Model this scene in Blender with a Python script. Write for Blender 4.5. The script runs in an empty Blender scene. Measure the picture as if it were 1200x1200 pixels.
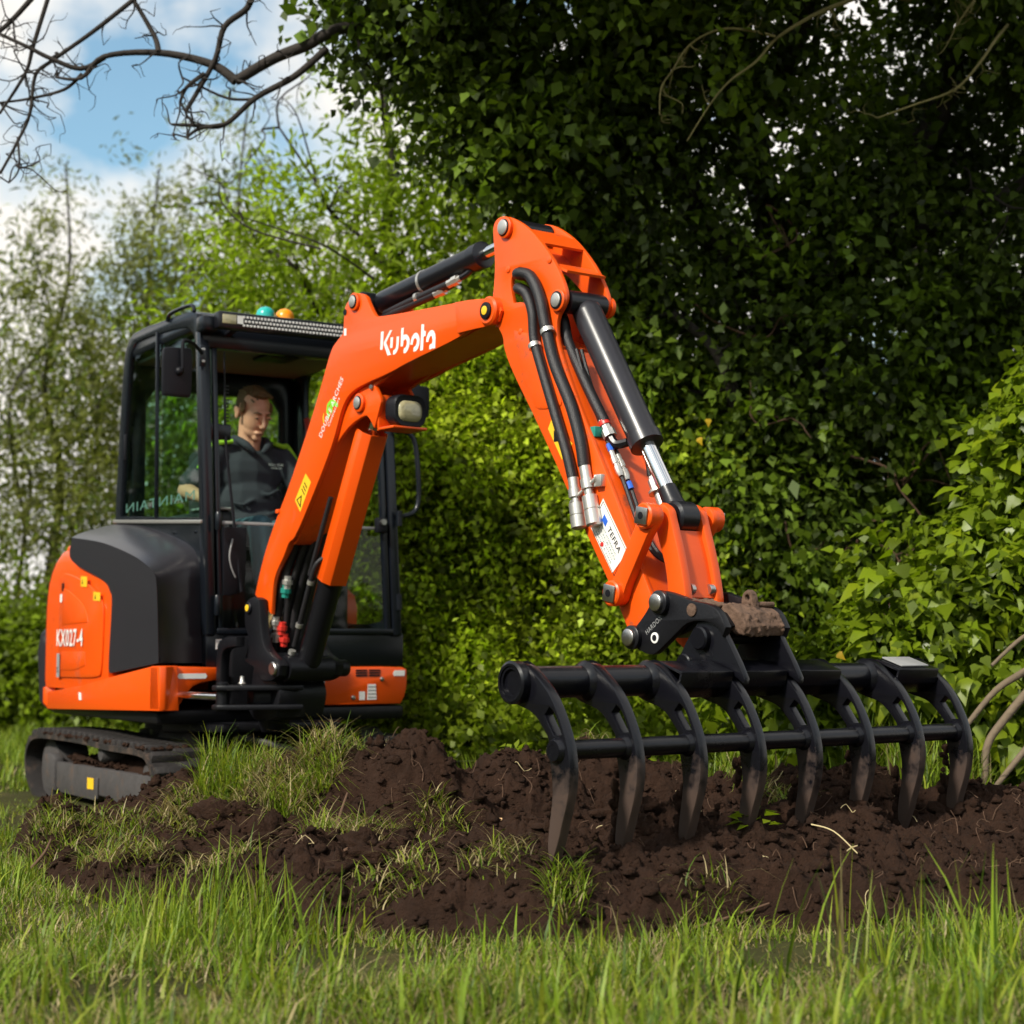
import bpy, bmesh, math, random
import numpy as np
from mathutils import Vector, Matrix, geometry
R = math.radians
sc = bpy.context.scene
col = sc.collection
rng = np.random.default_rng(7)
random.seed(7)

# ------------------------------------------------------------------ camera
cd = bpy.data.cameras.new('camera'); cam = bpy.data.objects.new('camera', cd); col.objects.link(cam)
cam.location = (0, 0, .84)
cam.rotation_euler = (R(90) + math.atan(155 / 2000), 0, 0)
cd.sensor_width = 36; cd.lens = 60; cd.clip_start = .1; cd.clip_end = 2000
cd.dof.use_dof = True; cd.dof.focus_distance = 5.9; cd.dof.aperture_fstop = 3.0
sc.camera = cam

# ------------------------------------------------------------------ sky, sun, exposure
SUN = Vector((-.52, -.56, .64)).normalized()
w = bpy.data.worlds.new('World'); sc.world = w; w.use_nodes = True
nt = w.node_tree; N = nt.nodes; Lk = nt.links; N.clear()
wo = N.new('ShaderNodeOutputWorld'); bg = N.new('ShaderNodeBackground'); bg.inputs[1].default_value = 1.0
sky = N.new('ShaderNodeTexSky'); sky.sky_type = 'NISHITA'; sky.sun_disc = False
sky.sun_elevation = math.asin(SUN.z); sky.sun_rotation = math.atan2(SUN.x, SUN.y)
sky.air_density = 1.0; sky.dust_density = 1.2; sky.ozone_density = .35
skm = N.new('ShaderNodeVectorMath'); skm.operation = 'MULTIPLY'; skm.inputs[1].default_value = (.092, .138, .138)
Lk.new(sky.outputs[0], skm.inputs[0])
tc = N.new('ShaderNodeTexCoord'); mp = N.new('ShaderNodeMapping'); mp.inputs['Scale'].default_value = (1, 1, 1.5)
mp.inputs['Location'].default_value = (1.3, .5, .2)
Lk.new(tc.outputs['Generated'], mp.inputs[0])
nz = N.new('ShaderNodeTexNoise'); nz.inputs['Scale'].default_value = 5.2; nz.inputs['Detail'].default_value = 9; nz.inputs['Roughness'].default_value = .52
Lk.new(mp.outputs[0], nz.inputs['Vector'])
rp = N.new('ShaderNodeValToRGB'); rp.color_ramp.elements[0].position = .41; rp.color_ramp.elements[1].position = .53; rp.color_ramp.elements[0].color = (.10, .10, .10, 1)
sep = N.new('ShaderNodeSeparateXYZ'); Lk.new(tc.outputs['Generated'], sep.inputs[0])
hz = N.new('ShaderNodeMapRange'); hz.inputs[1].default_value = .0; hz.inputs[2].default_value = .32; hz.inputs[3].default_value = .16; hz.inputs[4].default_value = 0; Lk.new(sep.outputs[2], hz.inputs[0])
adc = N.new('ShaderNodeMath'); Lk.new(nz.outputs[0], adc.inputs[0]); Lk.new(hz.outputs[0], adc.inputs[1]); Lk.new(adc.outputs[0], rp.inputs[0])
nz2 = N.new('ShaderNodeTexNoise'); nz2.inputs['Scale'].default_value = 14; nz2.inputs['Detail'].default_value = 6
Lk.new(mp.outputs[0], nz2.inputs['Vector'])
cl = N.new('ShaderNodeMixRGB'); cl.inputs[1].default_value = (.66, .65, .63, 1); cl.inputs[2].default_value = (1.06, 1.0, .91, 1)
Lk.new(nz2.outputs[0], cl.inputs[0])
mx = N.new('ShaderNodeMixRGB'); Lk.new(rp.outputs[0], mx.inputs[0]); Lk.new(skm.outputs[0], mx.inputs[1]); Lk.new(cl.outputs[0], mx.inputs[2])
Lk.new(mx.outputs[0], bg.inputs[0]); Lk.new(bg.outputs[0], wo.inputs[0])
sd = bpy.data.lights.new('sun', 'SUN'); so = bpy.data.objects.new('sun', sd); col.objects.link(so)
sd.energy = 4.0; sd.angle = R(6); sd.color = (1, .93, .82)
so.rotation_euler = SUN.to_track_quat('Z', 'Y').to_euler(); so.location = (-6, 0, 9)
sc.view_settings.view_transform = 'Standard'; sc.view_settings.look = 'None'
sc.view_settings.exposure = .35; sc.view_settings.gamma = 1; sc.view_settings.use_curve_mapping = False
sc.render.engine = 'CYCLES'; sc.cycles.use_denoising = True
sc.cycles.max_bounces = 8; sc.cycles.transparent_max_bounces = 24; sc.cycles.transmission_bounces = 6
sc.cycles.diffuse_bounces = 3; sc.cycles.glossy_bounces = 3

# ------------------------------------------------------------------ materials
def mat(name, c, rough=.5, metal=0, vary=.12, scale=6, bump=0, bscale=60, dirt=None, dirt_amt=.0, dscale=5, coat=0, spec=.5):
    m = bpy.data.materials.new(name); m.use_nodes = True
    t = m.node_tree; n = t.nodes; l = t.links; b = n['Principled BSDF']
    b.inputs['Roughness'].default_value = rough; b.inputs['Metallic'].default_value = metal
    b.inputs['Specular IOR Level'].default_value = spec
    if coat: b.inputs['Coat Weight'].default_value = coat; b.inputs['Coat Roughness'].default_value = .12
    co = n.new('ShaderNodeTexCoord')
    a = n.new('ShaderNodeTexNoise'); a.inputs['Scale'].default_value = scale; a.inputs['Detail'].default_value = 8; a.inputs['Roughness'].default_value = .65
    l.new(co.outputs['Object'], a.inputs['Vector'])
    k = n.new('ShaderNodeMixRGB'); lo = [x * (1 - vary) for x in c]; hi = [min(1, x * (1 + vary)) for x in c]
    k.inputs[1].default_value = (*lo, 1); k.inputs[2].default_value = (*hi, 1); l.new(a.outputs[0], k.inputs[0])
    outc = k.outputs[0]
    if dirt:
        d = n.new('ShaderNodeTexNoise'); d.inputs['Scale'].default_value = dscale; d.inputs['Detail'].default_value = 10; d.inputs['Roughness'].default_value = .7
        l.new(co.outputs['Object'], d.inputs['Vector'])
        r = n.new('ShaderNodeValToRGB'); r.color_ramp.elements[0].position = .62 - dirt_amt * .3; r.color_ramp.elements[1].position = .80 - dirt_amt * .3
        l.new(d.outputs[0], r.inputs[0])
        q = n.new('ShaderNodeMixRGB'); q.inputs[2].default_value = (*dirt, 1); l.new(r.outputs[0], q.inputs[0]); l.new(outc, q.inputs[1])
        outc = q.outputs[0]
        rr = n.new('ShaderNodeMapRange'); rr.inputs[3].default_value = rough; rr.inputs[4].default_value = .85
        l.new(r.outputs[0], rr.inputs[0]); l.new(rr.outputs[0], b.inputs['Roughness'])
    l.new(outc, b.inputs['Base Color'])
    if bump:
        h = n.new('ShaderNodeTexNoise'); h.inputs['Scale'].default_value = bscale; h.inputs['Detail'].default_value = 6
        l.new(co.outputs['Object'], h.inputs['Vector'])
        bb = n.new('ShaderNodeBump'); bb.inputs['Strength'].default_value = bump; bb.inputs['Distance'].default_value = .01
        l.new(h.outputs[0], bb.inputs['Height']); l.new(bb.outputs[0], b.inputs['Normal'])
    return m

def leafmat(name, c, trans=.4, rough=.42, tc_=None, spec=.35):
    m = bpy.data.materials.new(name); m.use_nodes = True
    t = m.node_tree; n = t.nodes; l = t.links; b = n['Principled BSDF']; o = n['Material Output']
    at = n.new('ShaderNodeAttribute'); at.attribute_name = 'tint'
    k = n.new('ShaderNodeMixRGB'); k.blend_type = 'MULTIPLY'; k.inputs[0].default_value = 1; k.inputs[1].default_value = (*c, 1)
    l.new(at.outputs['Color'], k.inputs[2]); l.new(k.outputs[0], b.inputs['Base Color'])
    b.inputs['Roughness'].default_value = rough; b.inputs['Specular IOR Level'].default_value = spec
    tr = n.new('ShaderNodeBsdfTranslucent')
    k2 = n.new('ShaderNodeMixRGB'); k2.blend_type = 'MULTIPLY'; k2.inputs[0].default_value = 1
    k2.inputs[1].default_value = (*(tc_ or (c[0] * 1.3, c[1] * 1.4, c[2] * .7)), 1)
    l.new(at.outputs['Color'], k2.inputs[2]); l.new(k2.outputs[0], tr.inputs[0])
    s = n.new('ShaderNodeMixShader'); s.inputs[0].default_value = trans
    l.new(b.outputs[0], s.inputs[1]); l.new(tr.outputs[0], s.inputs[2]); l.new(s.outputs[0], o.inputs[0])
    return m

def glassmat(name, tint, refl=.06):
    m = bpy.data.materials.new(name); m.use_nodes = True
    t = m.node_tree; n = t.nodes; l = t.links; n.remove(n['Principled BSDF']); o = n['Material Output']
    tr = n.new('ShaderNodeBsdfTransparent'); tr.inputs[0].default_value = (*tint, 1)
    g = n.new('ShaderNodeBsdfGlossy'); g.inputs['Roughness'].default_value = .02
    fr = n.new('ShaderNodeFresnel'); fr.inputs[0].default_value = 1.38; ge = n.new('ShaderNodeNewGeometry')
    iv = n.new('ShaderNodeMath'); iv.operation = 'SUBTRACT'; iv.inputs[0].default_value = 1; l.new(ge.outputs['Backfacing'], iv.inputs[1])
    mu = n.new('ShaderNodeMath'); mu.operation = 'MULTIPLY'; l.new(fr.outputs[0], mu.inputs[0]); l.new(iv.outputs[0], mu.inputs[1])
    s = n.new('ShaderNodeMixShader'); l.new(mu.outputs[0], s.inputs[0])
    l.new(tr.outputs[0], s.inputs[1]); l.new(g.outputs[0], s.inputs[2]); l.new(s.outputs[0], o.inputs[0])
    return m

DUST = (.20, .15, .11); MUD = (.06, .032, .02)
M = dict(
    orange=mat('orange_paint', (.80, .086, .003), .34, vary=.05, scale=3, bump=.02, bscale=300, dirt=(.40, .085, .03), dirt_amt=.12, dscale=4, coat=.2, spec=.4),
    orange_worn=mat('worn_orange_paint', (.80, .090, .004), .38, vary=.10, scale=5, bump=.05, bscale=90, dirt=(.16, .06, .035), dirt_amt=.16, dscale=9, coat=.12, spec=.4),
    black=mat('black_paint', (.007, .007, .010), .30, vary=.2, bump=.03, bscale=120, dirt=DUST, dirt_amt=-.12, dscale=8),
    cast=mat('black_casting', (.006, .006, .008), .42, vary=.3, bump=.12, bscale=70, dirt=(.05, .042, .04), dirt_amt=-.02, dscale=7, spec=.32),
    rake=mat('black_rake_paint', (.0045, .0045, .007), .27, vary=.25, bump=.05, bscale=50, dirt=(.028, .022, .02), dirt_amt=.02, dscale=7, spec=.38),
    rustmud=mat('dried_mud_on_steel', (.115, .066, .042), .9, vary=.6, scale=18, bump=1.0, bscale=45, dirt=(.035, .022, .018), dirt_amt=.30, dscale=11),
    soilsteel=mat('soil_rubbed_steel', (.055, .042, .038), .75, vary=.5, scale=16, bump=.3, bscale=60, dirt=MUD, dirt_amt=.25, dscale=9),
    grey=mat('dark_grey_plastic', (.022, .021, .026), .30, vary=.10, bump=.03, bscale=400, dirt=(.045, .04, .038), dirt_amt=-.02, dscale=4, spec=.5),
    cabgrey=mat('cab_black_paint', (.006, .008, .012), .26, vary=.12, bump=.02, bscale=200, spec=.42),
    rubber=mat('rubber', (.016, .013, .012), .7, vary=.4, bump=.4, bscale=60, dirt=(.10, .062, .042), dirt_amt=.36, dscale=9),
    hose=mat('hydraulic_hose', (.009, .008, .010), .5, vary=.25, bump=.3, bscale=220),
    steel=mat('bare_steel', (.52, .50, .48), .32, 1, vary=.15, bump=.04, bscale=80, dirt=(.2, .15, .12), dirt_amt=.02, dscale=30),
    chrome=mat('chrome_rod', (.82, .82, .83), .12, 1, vary=.04),
    zinc=mat('zinc_fitting', (.62, .60, .56), .38, .8, vary=.12, bump=.05, bscale=90),
    frame=mat('dusty_track_frame', (.055, .05, .05), .7, vary=.45, scale=9, bump=.25, bscale=40, dirt=(.10, .062, .042), dirt_amt=.28, dscale=8),
    white=mat('white_sticker', (.80, .79, .76), .45, vary=.05), yellow=mat('yellow_sticker', (.85, .52, .02), .45, vary=.06),
    green=mat('green_sticker', (.22, .60, .03), .45, vary=.06), greytag=mat('grey_sticker', (.28, .28, .28), .5, vary=.2, scale=30),
    ink=mat('black_ink', (.006, .006, .009), .5, spec=.25), inkgreen=mat('green_ink', (.07, .17, .13), .5), redpl=mat('red_plastic', (.6, .03, .02), .4),
    teal=mat('teal_lens', (.02, .42, .38), .25, vary=.1), amber=mat('amber_lens', (.95, .30, .01), .25, vary=.1), bluepl=mat('blue_plastic', (.02, .12, .6), .4),
    tealclip=mat('teal_clip', (.01, .22, .17), .45), lens=mat('lamp_lens', (.42, .38, .22), .12, vary=.25, scale=40, bump=.3, bscale=60, coat=1),
    liner=mat('roof_liner', (.15, .14, .135), .9, vary=.1), seat=mat('seat_cloth', (.02, .02, .023), .9, vary=.2, bump=.2, bscale=200),
    led=mat('led_lens', (.75, .74, .72), .2, vary=.1), mirror=mat('mirror_glass', (.8, .8, .8), .03, 1, vary=0),
    skin=mat('skin', (.70, .31, .21), .5, vary=.12, scale=14, bump=.05, bscale=120), hair=mat('hair', (.16, .08, .035), .7, vary=.3, scale=60, bump=.6, bscale=140),
    shirt=mat('dark_polo_cloth', (.030, .029, .040), .9, vary=.15, bump=.2, bscale=160), jeans=mat('blue_jeans', (.03, .075, .10), .9, vary=.3, scale=20, bump=.2, bscale=200),
    neon=mat('lime_stripe', (.30, .50, .02), .8), shoe=mat('boot_leather', (.22, .14, .06), .8),
    bark=mat('bark', (.026, .020, .016), .9, vary=.5, scale=12, bump=.8, bscale=25), twig=mat('twig_bark', (.15, .11, .07), .85, vary=.4, scale=20, bump=.4, bscale=60),
    mossy=mat('mossy_twig', (.22, .19, .07), .9, vary=.4, scale=20, bump=.4, bscale=60), root=mat('root_bark', (.11, .06, .035), .9, vary=.5, scale=14, bump=.5, bscale=40),
    wood=mat('torn_wood', (.55, .34, .17), .8, vary=.3, scale=20, bump=.4, bscale=50), straw=mat('straw', (.52, .42, .22), .8, vary=.3),
)
M['redlip'] = mat('lip_line', (.22, .07, .05), .6)
M['glass'] = glassmat('green_tinted_glass', (.80, .94, .87)); M['clear'] = glassmat('windscreen_glass', (.94, .98, .965))

def tinemat():
    m = mat('soil_stained_tine', (.0045, .0045, .007), .27, vary=.25, bump=.05, bscale=50, spec=.38); t = m.node_tree; n = t.nodes; l = t.links; b = n['Principled BSDF']
    src = b.inputs['Base Color'].links[0].from_socket
    co = n.new('ShaderNodeTexCoord'); sx = n.new('ShaderNodeSeparateXYZ'); l.new(co.outputs['Object'], sx.inputs[0])
    nn = n.new('ShaderNodeTexNoise'); nn.inputs['Scale'].default_value = 9; nn.inputs['Detail'].default_value = 9; nn.inputs['Roughness'].default_value = .7; l.new(co.outputs['Object'], nn.inputs['Vector'])
    mr = n.new('ShaderNodeMapRange'); mr.inputs[1].default_value = .05; mr.inputs[2].default_value = .42; mr.inputs[3].default_value = .36; mr.inputs[4].default_value = -.22; l.new(sx.outputs[2], mr.inputs[0])
    ad = n.new('ShaderNodeMath'); l.new(nn.outputs[0], ad.inputs[0]); l.new(mr.outputs[0], ad.inputs[1])
    r = n.new('ShaderNodeValToRGB'); r.color_ramp.elements[0].position = .50; r.color_ramp.elements[1].position = .68; l.new(ad.outputs[0], r.inputs[0])
    q = n.new('ShaderNodeMixRGB'); q.inputs[2].default_value = (.058, .036, .027, 1); l.new(r.outputs[0], q.inputs[0]); l.new(src, q.inputs[1]); l.new(q.outputs[0], b.inputs['Base Color'])
    rr = n.new('ShaderNodeMapRange'); rr.inputs[3].default_value = .27; rr.inputs[4].default_value = .9; l.new(r.outputs[0], rr.inputs[0]); l.new(rr.outputs[0], b.inputs['Roughness'])
    return m
M['tine'] = tinemat()

# ------------------------------------------------------------------ mesh helpers
LOC = {}
def tag(o, label=None, cat=None, group=None, kind=None):
    if label: o['label'] = label
    if cat: o['category'] = cat
    if group: o['group'] = group
    if kind: o['kind'] = kind
    return o

def empty(name, loc, label, cat, group=None):
    o = bpy.data.objects.new(name, None); col.objects.link(o); o.location = loc; o.empty_display_size = .2
    LOC[o] = np.array(loc, float); return tag(o, label, cat, group)

class Frame:
    def __init__(s, o, yaw):
        s.o = np.array([o[0], o[1], 0.]); y = R(yaw)
        s.A = np.array([math.cos(y), math.sin(y), 0]); s.B = np.array([math.sin(y), -math.cos(y), 0]); s.Z = np.array([0, 0, 1.])
    def __call__(s, a, b, z): return s.o + a * s.A + b * s.B + z * s.Z
H = Frame((-1.51, 8.4), 32)       # upper body: a across to the machine's left, b forward
B = Frame((-1.11, 8.235), 37.5)   # swung boom: b forward along the boom
WLD = Frame((0, 0), 0)

def smoothpath(P, n=6):
    P = [np.asarray(p, float) for p in P]; out = []
    if len(P) < 3: return P
    for i in range(len(P) - 1):
        p0 = P[max(i - 1, 0)]; p1 = P[i]; p2 = P[i + 1]; p3 = P[min(i + 2, len(P) - 1)]
        for k in range(n):
            t = k / n
            out.append(.5 * ((2 * p1) + (-p0 + p2) * t + (2 * p0 - 5 * p1 + 4 * p2 - p3) * t * t + (-p0 + 3 * p1 - 3 * p2 + p3) * t ** 3))
    out.append(P[-1]); return out

def soften(poly, it=2, lim=50):
    for _ in range(it):
        out = []; n = len(poly)
        for i in range(n):
            p = np.array(poly[i - 1]); q = np.array(poly[i]); r = np.array(poly[(i + 1) % n])
            d1 = q - p; d2 = r - q; ang = abs(math.degrees(math.atan2(d1[0] * d2[1] - d1[1] * d2[0], d1 @ d2)))
            if ang > lim or ang < 2: out.append(tuple(q))
            else: out += [tuple(q - d1 * .25), tuple(q + d2 * .25)]
        poly = out
    return poly

class MB:
    def __init__(s): s.v = []; s.f = []
    def add(s, vs, fs):
        k = len(s.v); s.v += [tuple(map(float, p)) for p in vs]; s.f += [tuple(k + i for i in f) for f in fs]; return s
    def hexa(s, c):  # 8 corners: bottom 4, top 4
        return s.add(c, [(3, 2, 1, 0), (4, 5, 6, 7), (0, 1, 5, 4), (1, 2, 6, 5), (2, 3, 7, 6), (3, 0, 4, 7)])
    def box(s, fr, a0, a1, b0, b1, z0, z1):
        return s.hexa([fr(a0, b0, z0), fr(a0, b1, z0), fr(a1, b1, z0), fr(a1, b0, z0), fr(a0, b0, z1), fr(a0, b1, z1), fr(a1, b1, z1), fr(a1, b0, z1)])
    def bar(s, p, q, wid, thick, up=(0, 0, 1)):
        p = np.asarray(p, float); q = np.asarray(q, float); d = q - p; d /= np.linalg.norm(d); up = np.asarray(up, float)
        x = np.cross(d, up); x /= np.linalg.norm(x); y = np.cross(x, d); x = x * wid / 2; y = y * thick / 2
        return s.hexa([p - x - y, p + x - y, p + x + y, p - x + y, q - x - y, q + x - y, q + x + y, q - x + y])
    def cyl(s, p, q, r0, r1=None, n=24, caps=True):
        return s.tube([p, q], r0, r1 if r1 is not None else r0, n=n, smooth=False, caps=caps)
    def rings(s, p, q, prof, n=24, caps=True):  # lathe profile of (t, r) along p->q
        p = np.asarray(p, float); q = np.asarray(q, float); d = (q - p) / np.linalg.norm(q - p)
        x = np.cross(d, (0, 0, 1) if abs(d[2]) < .9 else (1, 0, 0)); x /= np.linalg.norm(x); y = np.cross(d, x)
        return s.loft([[p + (q - p) * t + r * (math.cos(2 * math.pi * k / n) * x + math.sin(2 * math.pi * k / n) * y) for k in range(n)] for t, r in prof], caps=caps)
    def tube(s, P, r0, r1=None, n=10, smooth=True, caps=True, sub=6):
        if smooth: P = smoothpath(P, sub)
        P = [np.asarray(p, float) for p in P]; m = len(P)
        if isinstance(r0, (list, tuple, np.ndarray)):
            rr = list(r0)
            if len(rr) != m: rr = list(np.interp(np.linspace(0, 1, m), np.linspace(0, 1, len(rr)), rr))
        else: rr = list(np.linspace(r0, r0 if r1 is None else r1, m))
        d = P[-1] - P[0]; d = d / (np.linalg.norm(d) + 1e-9)
        x = np.cross(d, (0, 0, 1) if abs(d[2]) < .9 else (1, 0, 0)); x /= np.linalg.norm(x); vs = []
        for i in range(m):
            t = P[min(i + 1, m - 1)] - P[max(i - 1, 0)]; L = np.linalg.norm(t); t = t / L if L > 1e-9 else d
            x = x - t * (x @ t); x /= np.linalg.norm(x) + 1e-9; y = np.cross(t, x)
            for k in range(n):
                a = 2 * math.pi * k / n; vs.append(P[i] + rr[i] * (math.cos(a) * x + math.sin(a) * y))
        fs = [(i * n + k, i * n + (k + 1) % n, (i + 1) * n + (k + 1) % n, (i + 1) * n + k) for i in range(m - 1) for k in range(n)]
        if caps: fs += [tuple(range(n - 1, -1, -1)), tuple((m - 1) * n + k for k in range(n))]
        return s.add(vs, fs)
    def loft(s, ringsl, closed=True, caps=True):
        n = len(ringsl[0]); m = len(ringsl); vs = [p for r in ringsl for p in r]
        fs = [(i * n + k, i * n + (k + 1) % n, (i + 1) * n + (k + 1) % n, (i + 1) * n + k) for i in range(m - 1) for k in range(n if closed else n - 1)]
        if caps and closed: fs += [tuple(range(n - 1, -1, -1)), tuple((m - 1) * n + k for k in range(n))]
        return s.add(vs, fs)
    def prism(s, pts, off):
        pts = [np.asarray(p, float) for p in pts]; off = np.asarray(off, float); n = len(pts)
        tri = geometry.tessellate_polygon([[Vector(p) for p in pts]])
        vs = pts + [p + off for p in pts]; fs = [tuple(t) for t in tri] + [tuple(n + i for i in reversed(t)) for t in tri]
        fs += [(i, (i + 1) % n, n + (i + 1) % n, n + i) for i in range(n)]
        return s.add(vs, fs)
    def ball(s, c, r, n=12, m=8, fr=None):
        c = np.asarray(c, float); r = np.ones(3) * r if np.isscalar(r) else np.asarray(r, float); vs = []
        for j in range(m + 1):
            th = math.pi * j / m
            for k in range(n):
                ph = 2 * math.pi * k / n; d = np.array([math.sin(th) * math.cos(ph), math.sin(th) * math.sin(ph), math.cos(th)]) * r
                vs.append(c + (d if fr is None else d[0] * fr.A + d[1] * fr.B + d[2] * fr.Z))
        return s.add(vs, [(j * n + k, (j + 1) * n + k, (j + 1) * n + (k + 1) % n, j * n + (k + 1) % n) for j in range(m) for k in range(n)])

def finish(me, bevel=0, smooth=True, angle=38, clean=True, seg=2):
    if clean:
        bm = bmesh.new(); bm.from_mesh(me)
        bmesh.ops.remove_doubles(bm, verts=bm.verts, dist=1e-5)
        bmesh.ops.dissolve_degenerate(bm, edges=bm.edges, dist=1e-6)
        bmesh.ops.recalc_face_normals(bm, faces=bm.faces)
        if bevel:
            ed = [e for e in bm.edges if len(e.link_faces) == 2 and e.calc_face_angle(0) > R(30)]
            bmesh.ops.bevel(bm, geom=ed, offset=bevel, segments=seg, affect='EDGES', profile=.5, clamp_overlap=True)
        bm.to_mesh(me); bm.free()
    if smooth:
        me.polygons.foreach_set('use_smooth', [True] * len(me.polygons)); me.set_sharp_from_angle(angle=R(angle))
    me.update()

def link(name, me, m, parent=None, loc=None):
    o = bpy.data.objects.new(name, me); col.objects.link(o)
    if m is not None: me.materials.append(M[m] if isinstance(m, str) else m)
    if parent is not None: o.parent = parent; LOC[o] = LOC[parent]
    else: LOC[o] = np.zeros(3) if loc is None else np.asarray(loc, float); o.location = LOC[o]
    return o

def obj(name, mb, m, parent=None, bevel=0, smooth=True, angle=38, loc=None, clean=True, seg=2):
    off = LOC[parent] if parent is not None else (np.zeros(3) if loc is None else np.asarray(loc, float))
    me = bpy.data.meshes.new(name); me.from_pydata([tuple(np.asarray(p) - off) for p in mb.v], [], mb.f)
    finish(me, bevel, smooth, angle, clean, seg); return link(name, me, m, parent, loc)

def curve_mesh(cu):
    t = bpy.data.objects.new('tmp', cu); col.objects.link(t)
    dg = bpy.context.evaluated_depsgraph_get(); me = bpy.data.meshes.new_from_object(t.evaluated_get(dg))
    bpy.data.objects.remove(t); bpy.data.curves.remove(cu); me.materials.clear(); return me

def plate(name, outer, a, thick, m, parent, fr=B, holes=(), bev=.004, face='a', soft=0, const=None, loc=None):
    """flat plate cut to an outline: outline in (b,z) extruded across a (face 'a'), or in (a,z) extruded along b (face 'b')"""
    cu = bpy.data.curves.new('c', 'CURVE'); cu.dimensions = '2D'; cu.fill_mode = 'BOTH'
    cu.extrude = max(thick / 2 - bev, 0); cu.bevel_depth = bev; cu.bevel_resolution = 1; cu.offset = -bev
    for k, poly in enumerate([outer] + list(holes)):
        if soft: poly = soften(poly, soft)
        ar = sum(poly[i - 1][0] * poly[i][1] - poly[i][0] * poly[i - 1][1] for i in range(len(poly)))
        if (ar < 0) != (k > 0): poly = poly[::-1]
        sp = cu.splines.new('POLY'); sp.points.add(len(poly) - 1); sp.use_cyclic_u = True
        for p, q in zip(sp.points, poly): p.co = (q[0], q[1], 0, 1)
    me = curve_mesh(cu); v = np.empty(len(me.vertices) * 3); me.vertices.foreach_get('co', v); v = v.reshape(-1, 3)
    if face == 'a': W = fr.o + np.outer(v[:, 2] + a, fr.A) + np.outer(v[:, 0], fr.B) + np.outer(v[:, 1], fr.Z)
    else: W = fr.o + np.outer(v[:, 0], fr.A) + np.outer(v[:, 2] + a, fr.B) + np.outer(v[:, 1], fr.Z)
    off = LOC[parent] if parent is not None else np.asarray(loc, float)
    me.vertices.foreach_set('co', (W - off).ravel()); finish(me); return link(name, me, m, parent, loc)

def text(name, s, org, xdir, ydir, height, width, m, parent, bold=0.0, mirror=False):
    """flat lettering: lower-left corner org, baseline along xdir, fitted to width and cap height"""
    cu = bpy.data.curves.new('t', 'FONT'); cu.body = s; cu.size = 1; cu.offset = bold; cu.fill_mode = 'BOTH'; cu.resolution_u = 3; cu.space_character = 1.12
    me = curve_mesh(cu); v = np.empty(len(me.vertices) * 3); me.vertices.foreach_get('co', v); v = v.reshape(-1, 3)
    lo = v.min(0); hi = v.max(0); u = (v - lo) / np.maximum(hi - lo, 1e-6)
    if mirror: u[:, 0] = 1 - u[:, 0]
    xd = np.asarray(xdir, float); xd /= np.linalg.norm(xd); yd = np.asarray(ydir, float); yd = yd - xd * (yd @ xd); yd /= np.linalg.norm(yd)
    W = np.asarray(org) + np.outer(u[:, 0] * width, xd) + np.outer(u[:, 1] * height, yd)
    me.vertices.foreach_set('co', (W - LOC[parent]).ravel()); me.update(); return link(name, me, m, parent)

def decal(name, pts, m, parent, off):
    mb = MB(); mb.prism(pts, off); return obj(name, mb, m, parent, smooth=False)

def pin(name, fr, a, b, z, r, L, m, parent, sgn=-1):
    mb = MB(); mb.rings(fr(a, b, z), fr(a + sgn * L, b, z), [(0, r), (.82, r), (1, r * .86)], n=24); return obj(name, mb, m, parent)

# ------------------------------------------------------------------ outlines in metres
BOOM = [(0.112,0.981),(-0.047,1.077),(0.016,1.226),(0.095,1.357),(0.174,1.462),(0.259,1.569),(0.411,1.796),(0.522,1.97),(0.63,2.173),(0.681,2.204),(0.732,2.232),(0.738,2.266),(0.741,2.347),(0.787,2.383),(0.851,2.399),(0.921,2.376),(0.942,2.338),(0.991,2.274),(1.025,2.261),(1.611,2.231),(1.7,2.231),(1.833,2.209),(1.9,2.185),(1.917,2.148),(1.9,2.113),(1.844,2.108),(1.747,2.119),(1.618,2.082),(1.227,2.028),(1.135,2.007),(0.884,1.978),(0.786,1.951),(0.729,1.896),(0.694,1.827),(0.652,1.742),(0.529,1.577),(0.323,1.326),(0.272,1.32),(0.226,1.251),(0.156,1.181),(0.125,1.121)]
LUG = [(1.113,2.011),(0.965,1.969),(1.013,1.904),(1.007,1.878),(0.96,1.782),(0.911,1.84),(0.876,1.847),(0.771,1.82),(0.685,1.771),(0.613,1.708),(0.576,1.723),(0.669,1.896),(0.762,1.963)]
ARM = [(1.848,2.504),(1.871,2.527),(1.91,2.533),(1.982,2.509),(2.075,2.453),(2.149,2.388),(2.222,2.308),(2.273,2.234),(2.303,2.173),(2.308,2.136),(2.288,2.104),(2.262,2.085),(2.247,2.042),(2.252,1.982),(2.287,1.899),(2.352,1.769),(2.435,1.623),(2.544,1.441),(2.65,1.24),(2.725,1.095),(2.8,0.958),(2.768,0.87),(2.71,0.825),(2.665,0.855),(2.647,0.894),(2.565,1.033),(2.409,1.262),(2.235,1.529),(2.1,1.725),(1.966,1.911),(1.916,2.006),(1.916,2.047),(1.86,2.113),(1.837,2.161),(1.849,2.228),(1.863,2.343),(1.848,2.463)]
ARMHOLE = [(1.966,2.226),(1.966,2.267),(1.982,2.294),(2.012,2.309),(2.051,2.299),(2.104,2.253),(2.159,2.204),(2.18,2.164),(2.143,2.157),(1.982,2.172)]
ARMPANEL = [(1.988,2.062),(2.003,1.983),(2.109,1.753),(2.154,1.73),(2.278,1.734),(2.285,1.752),(2.199,1.919),(2.125,2.023)]
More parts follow.
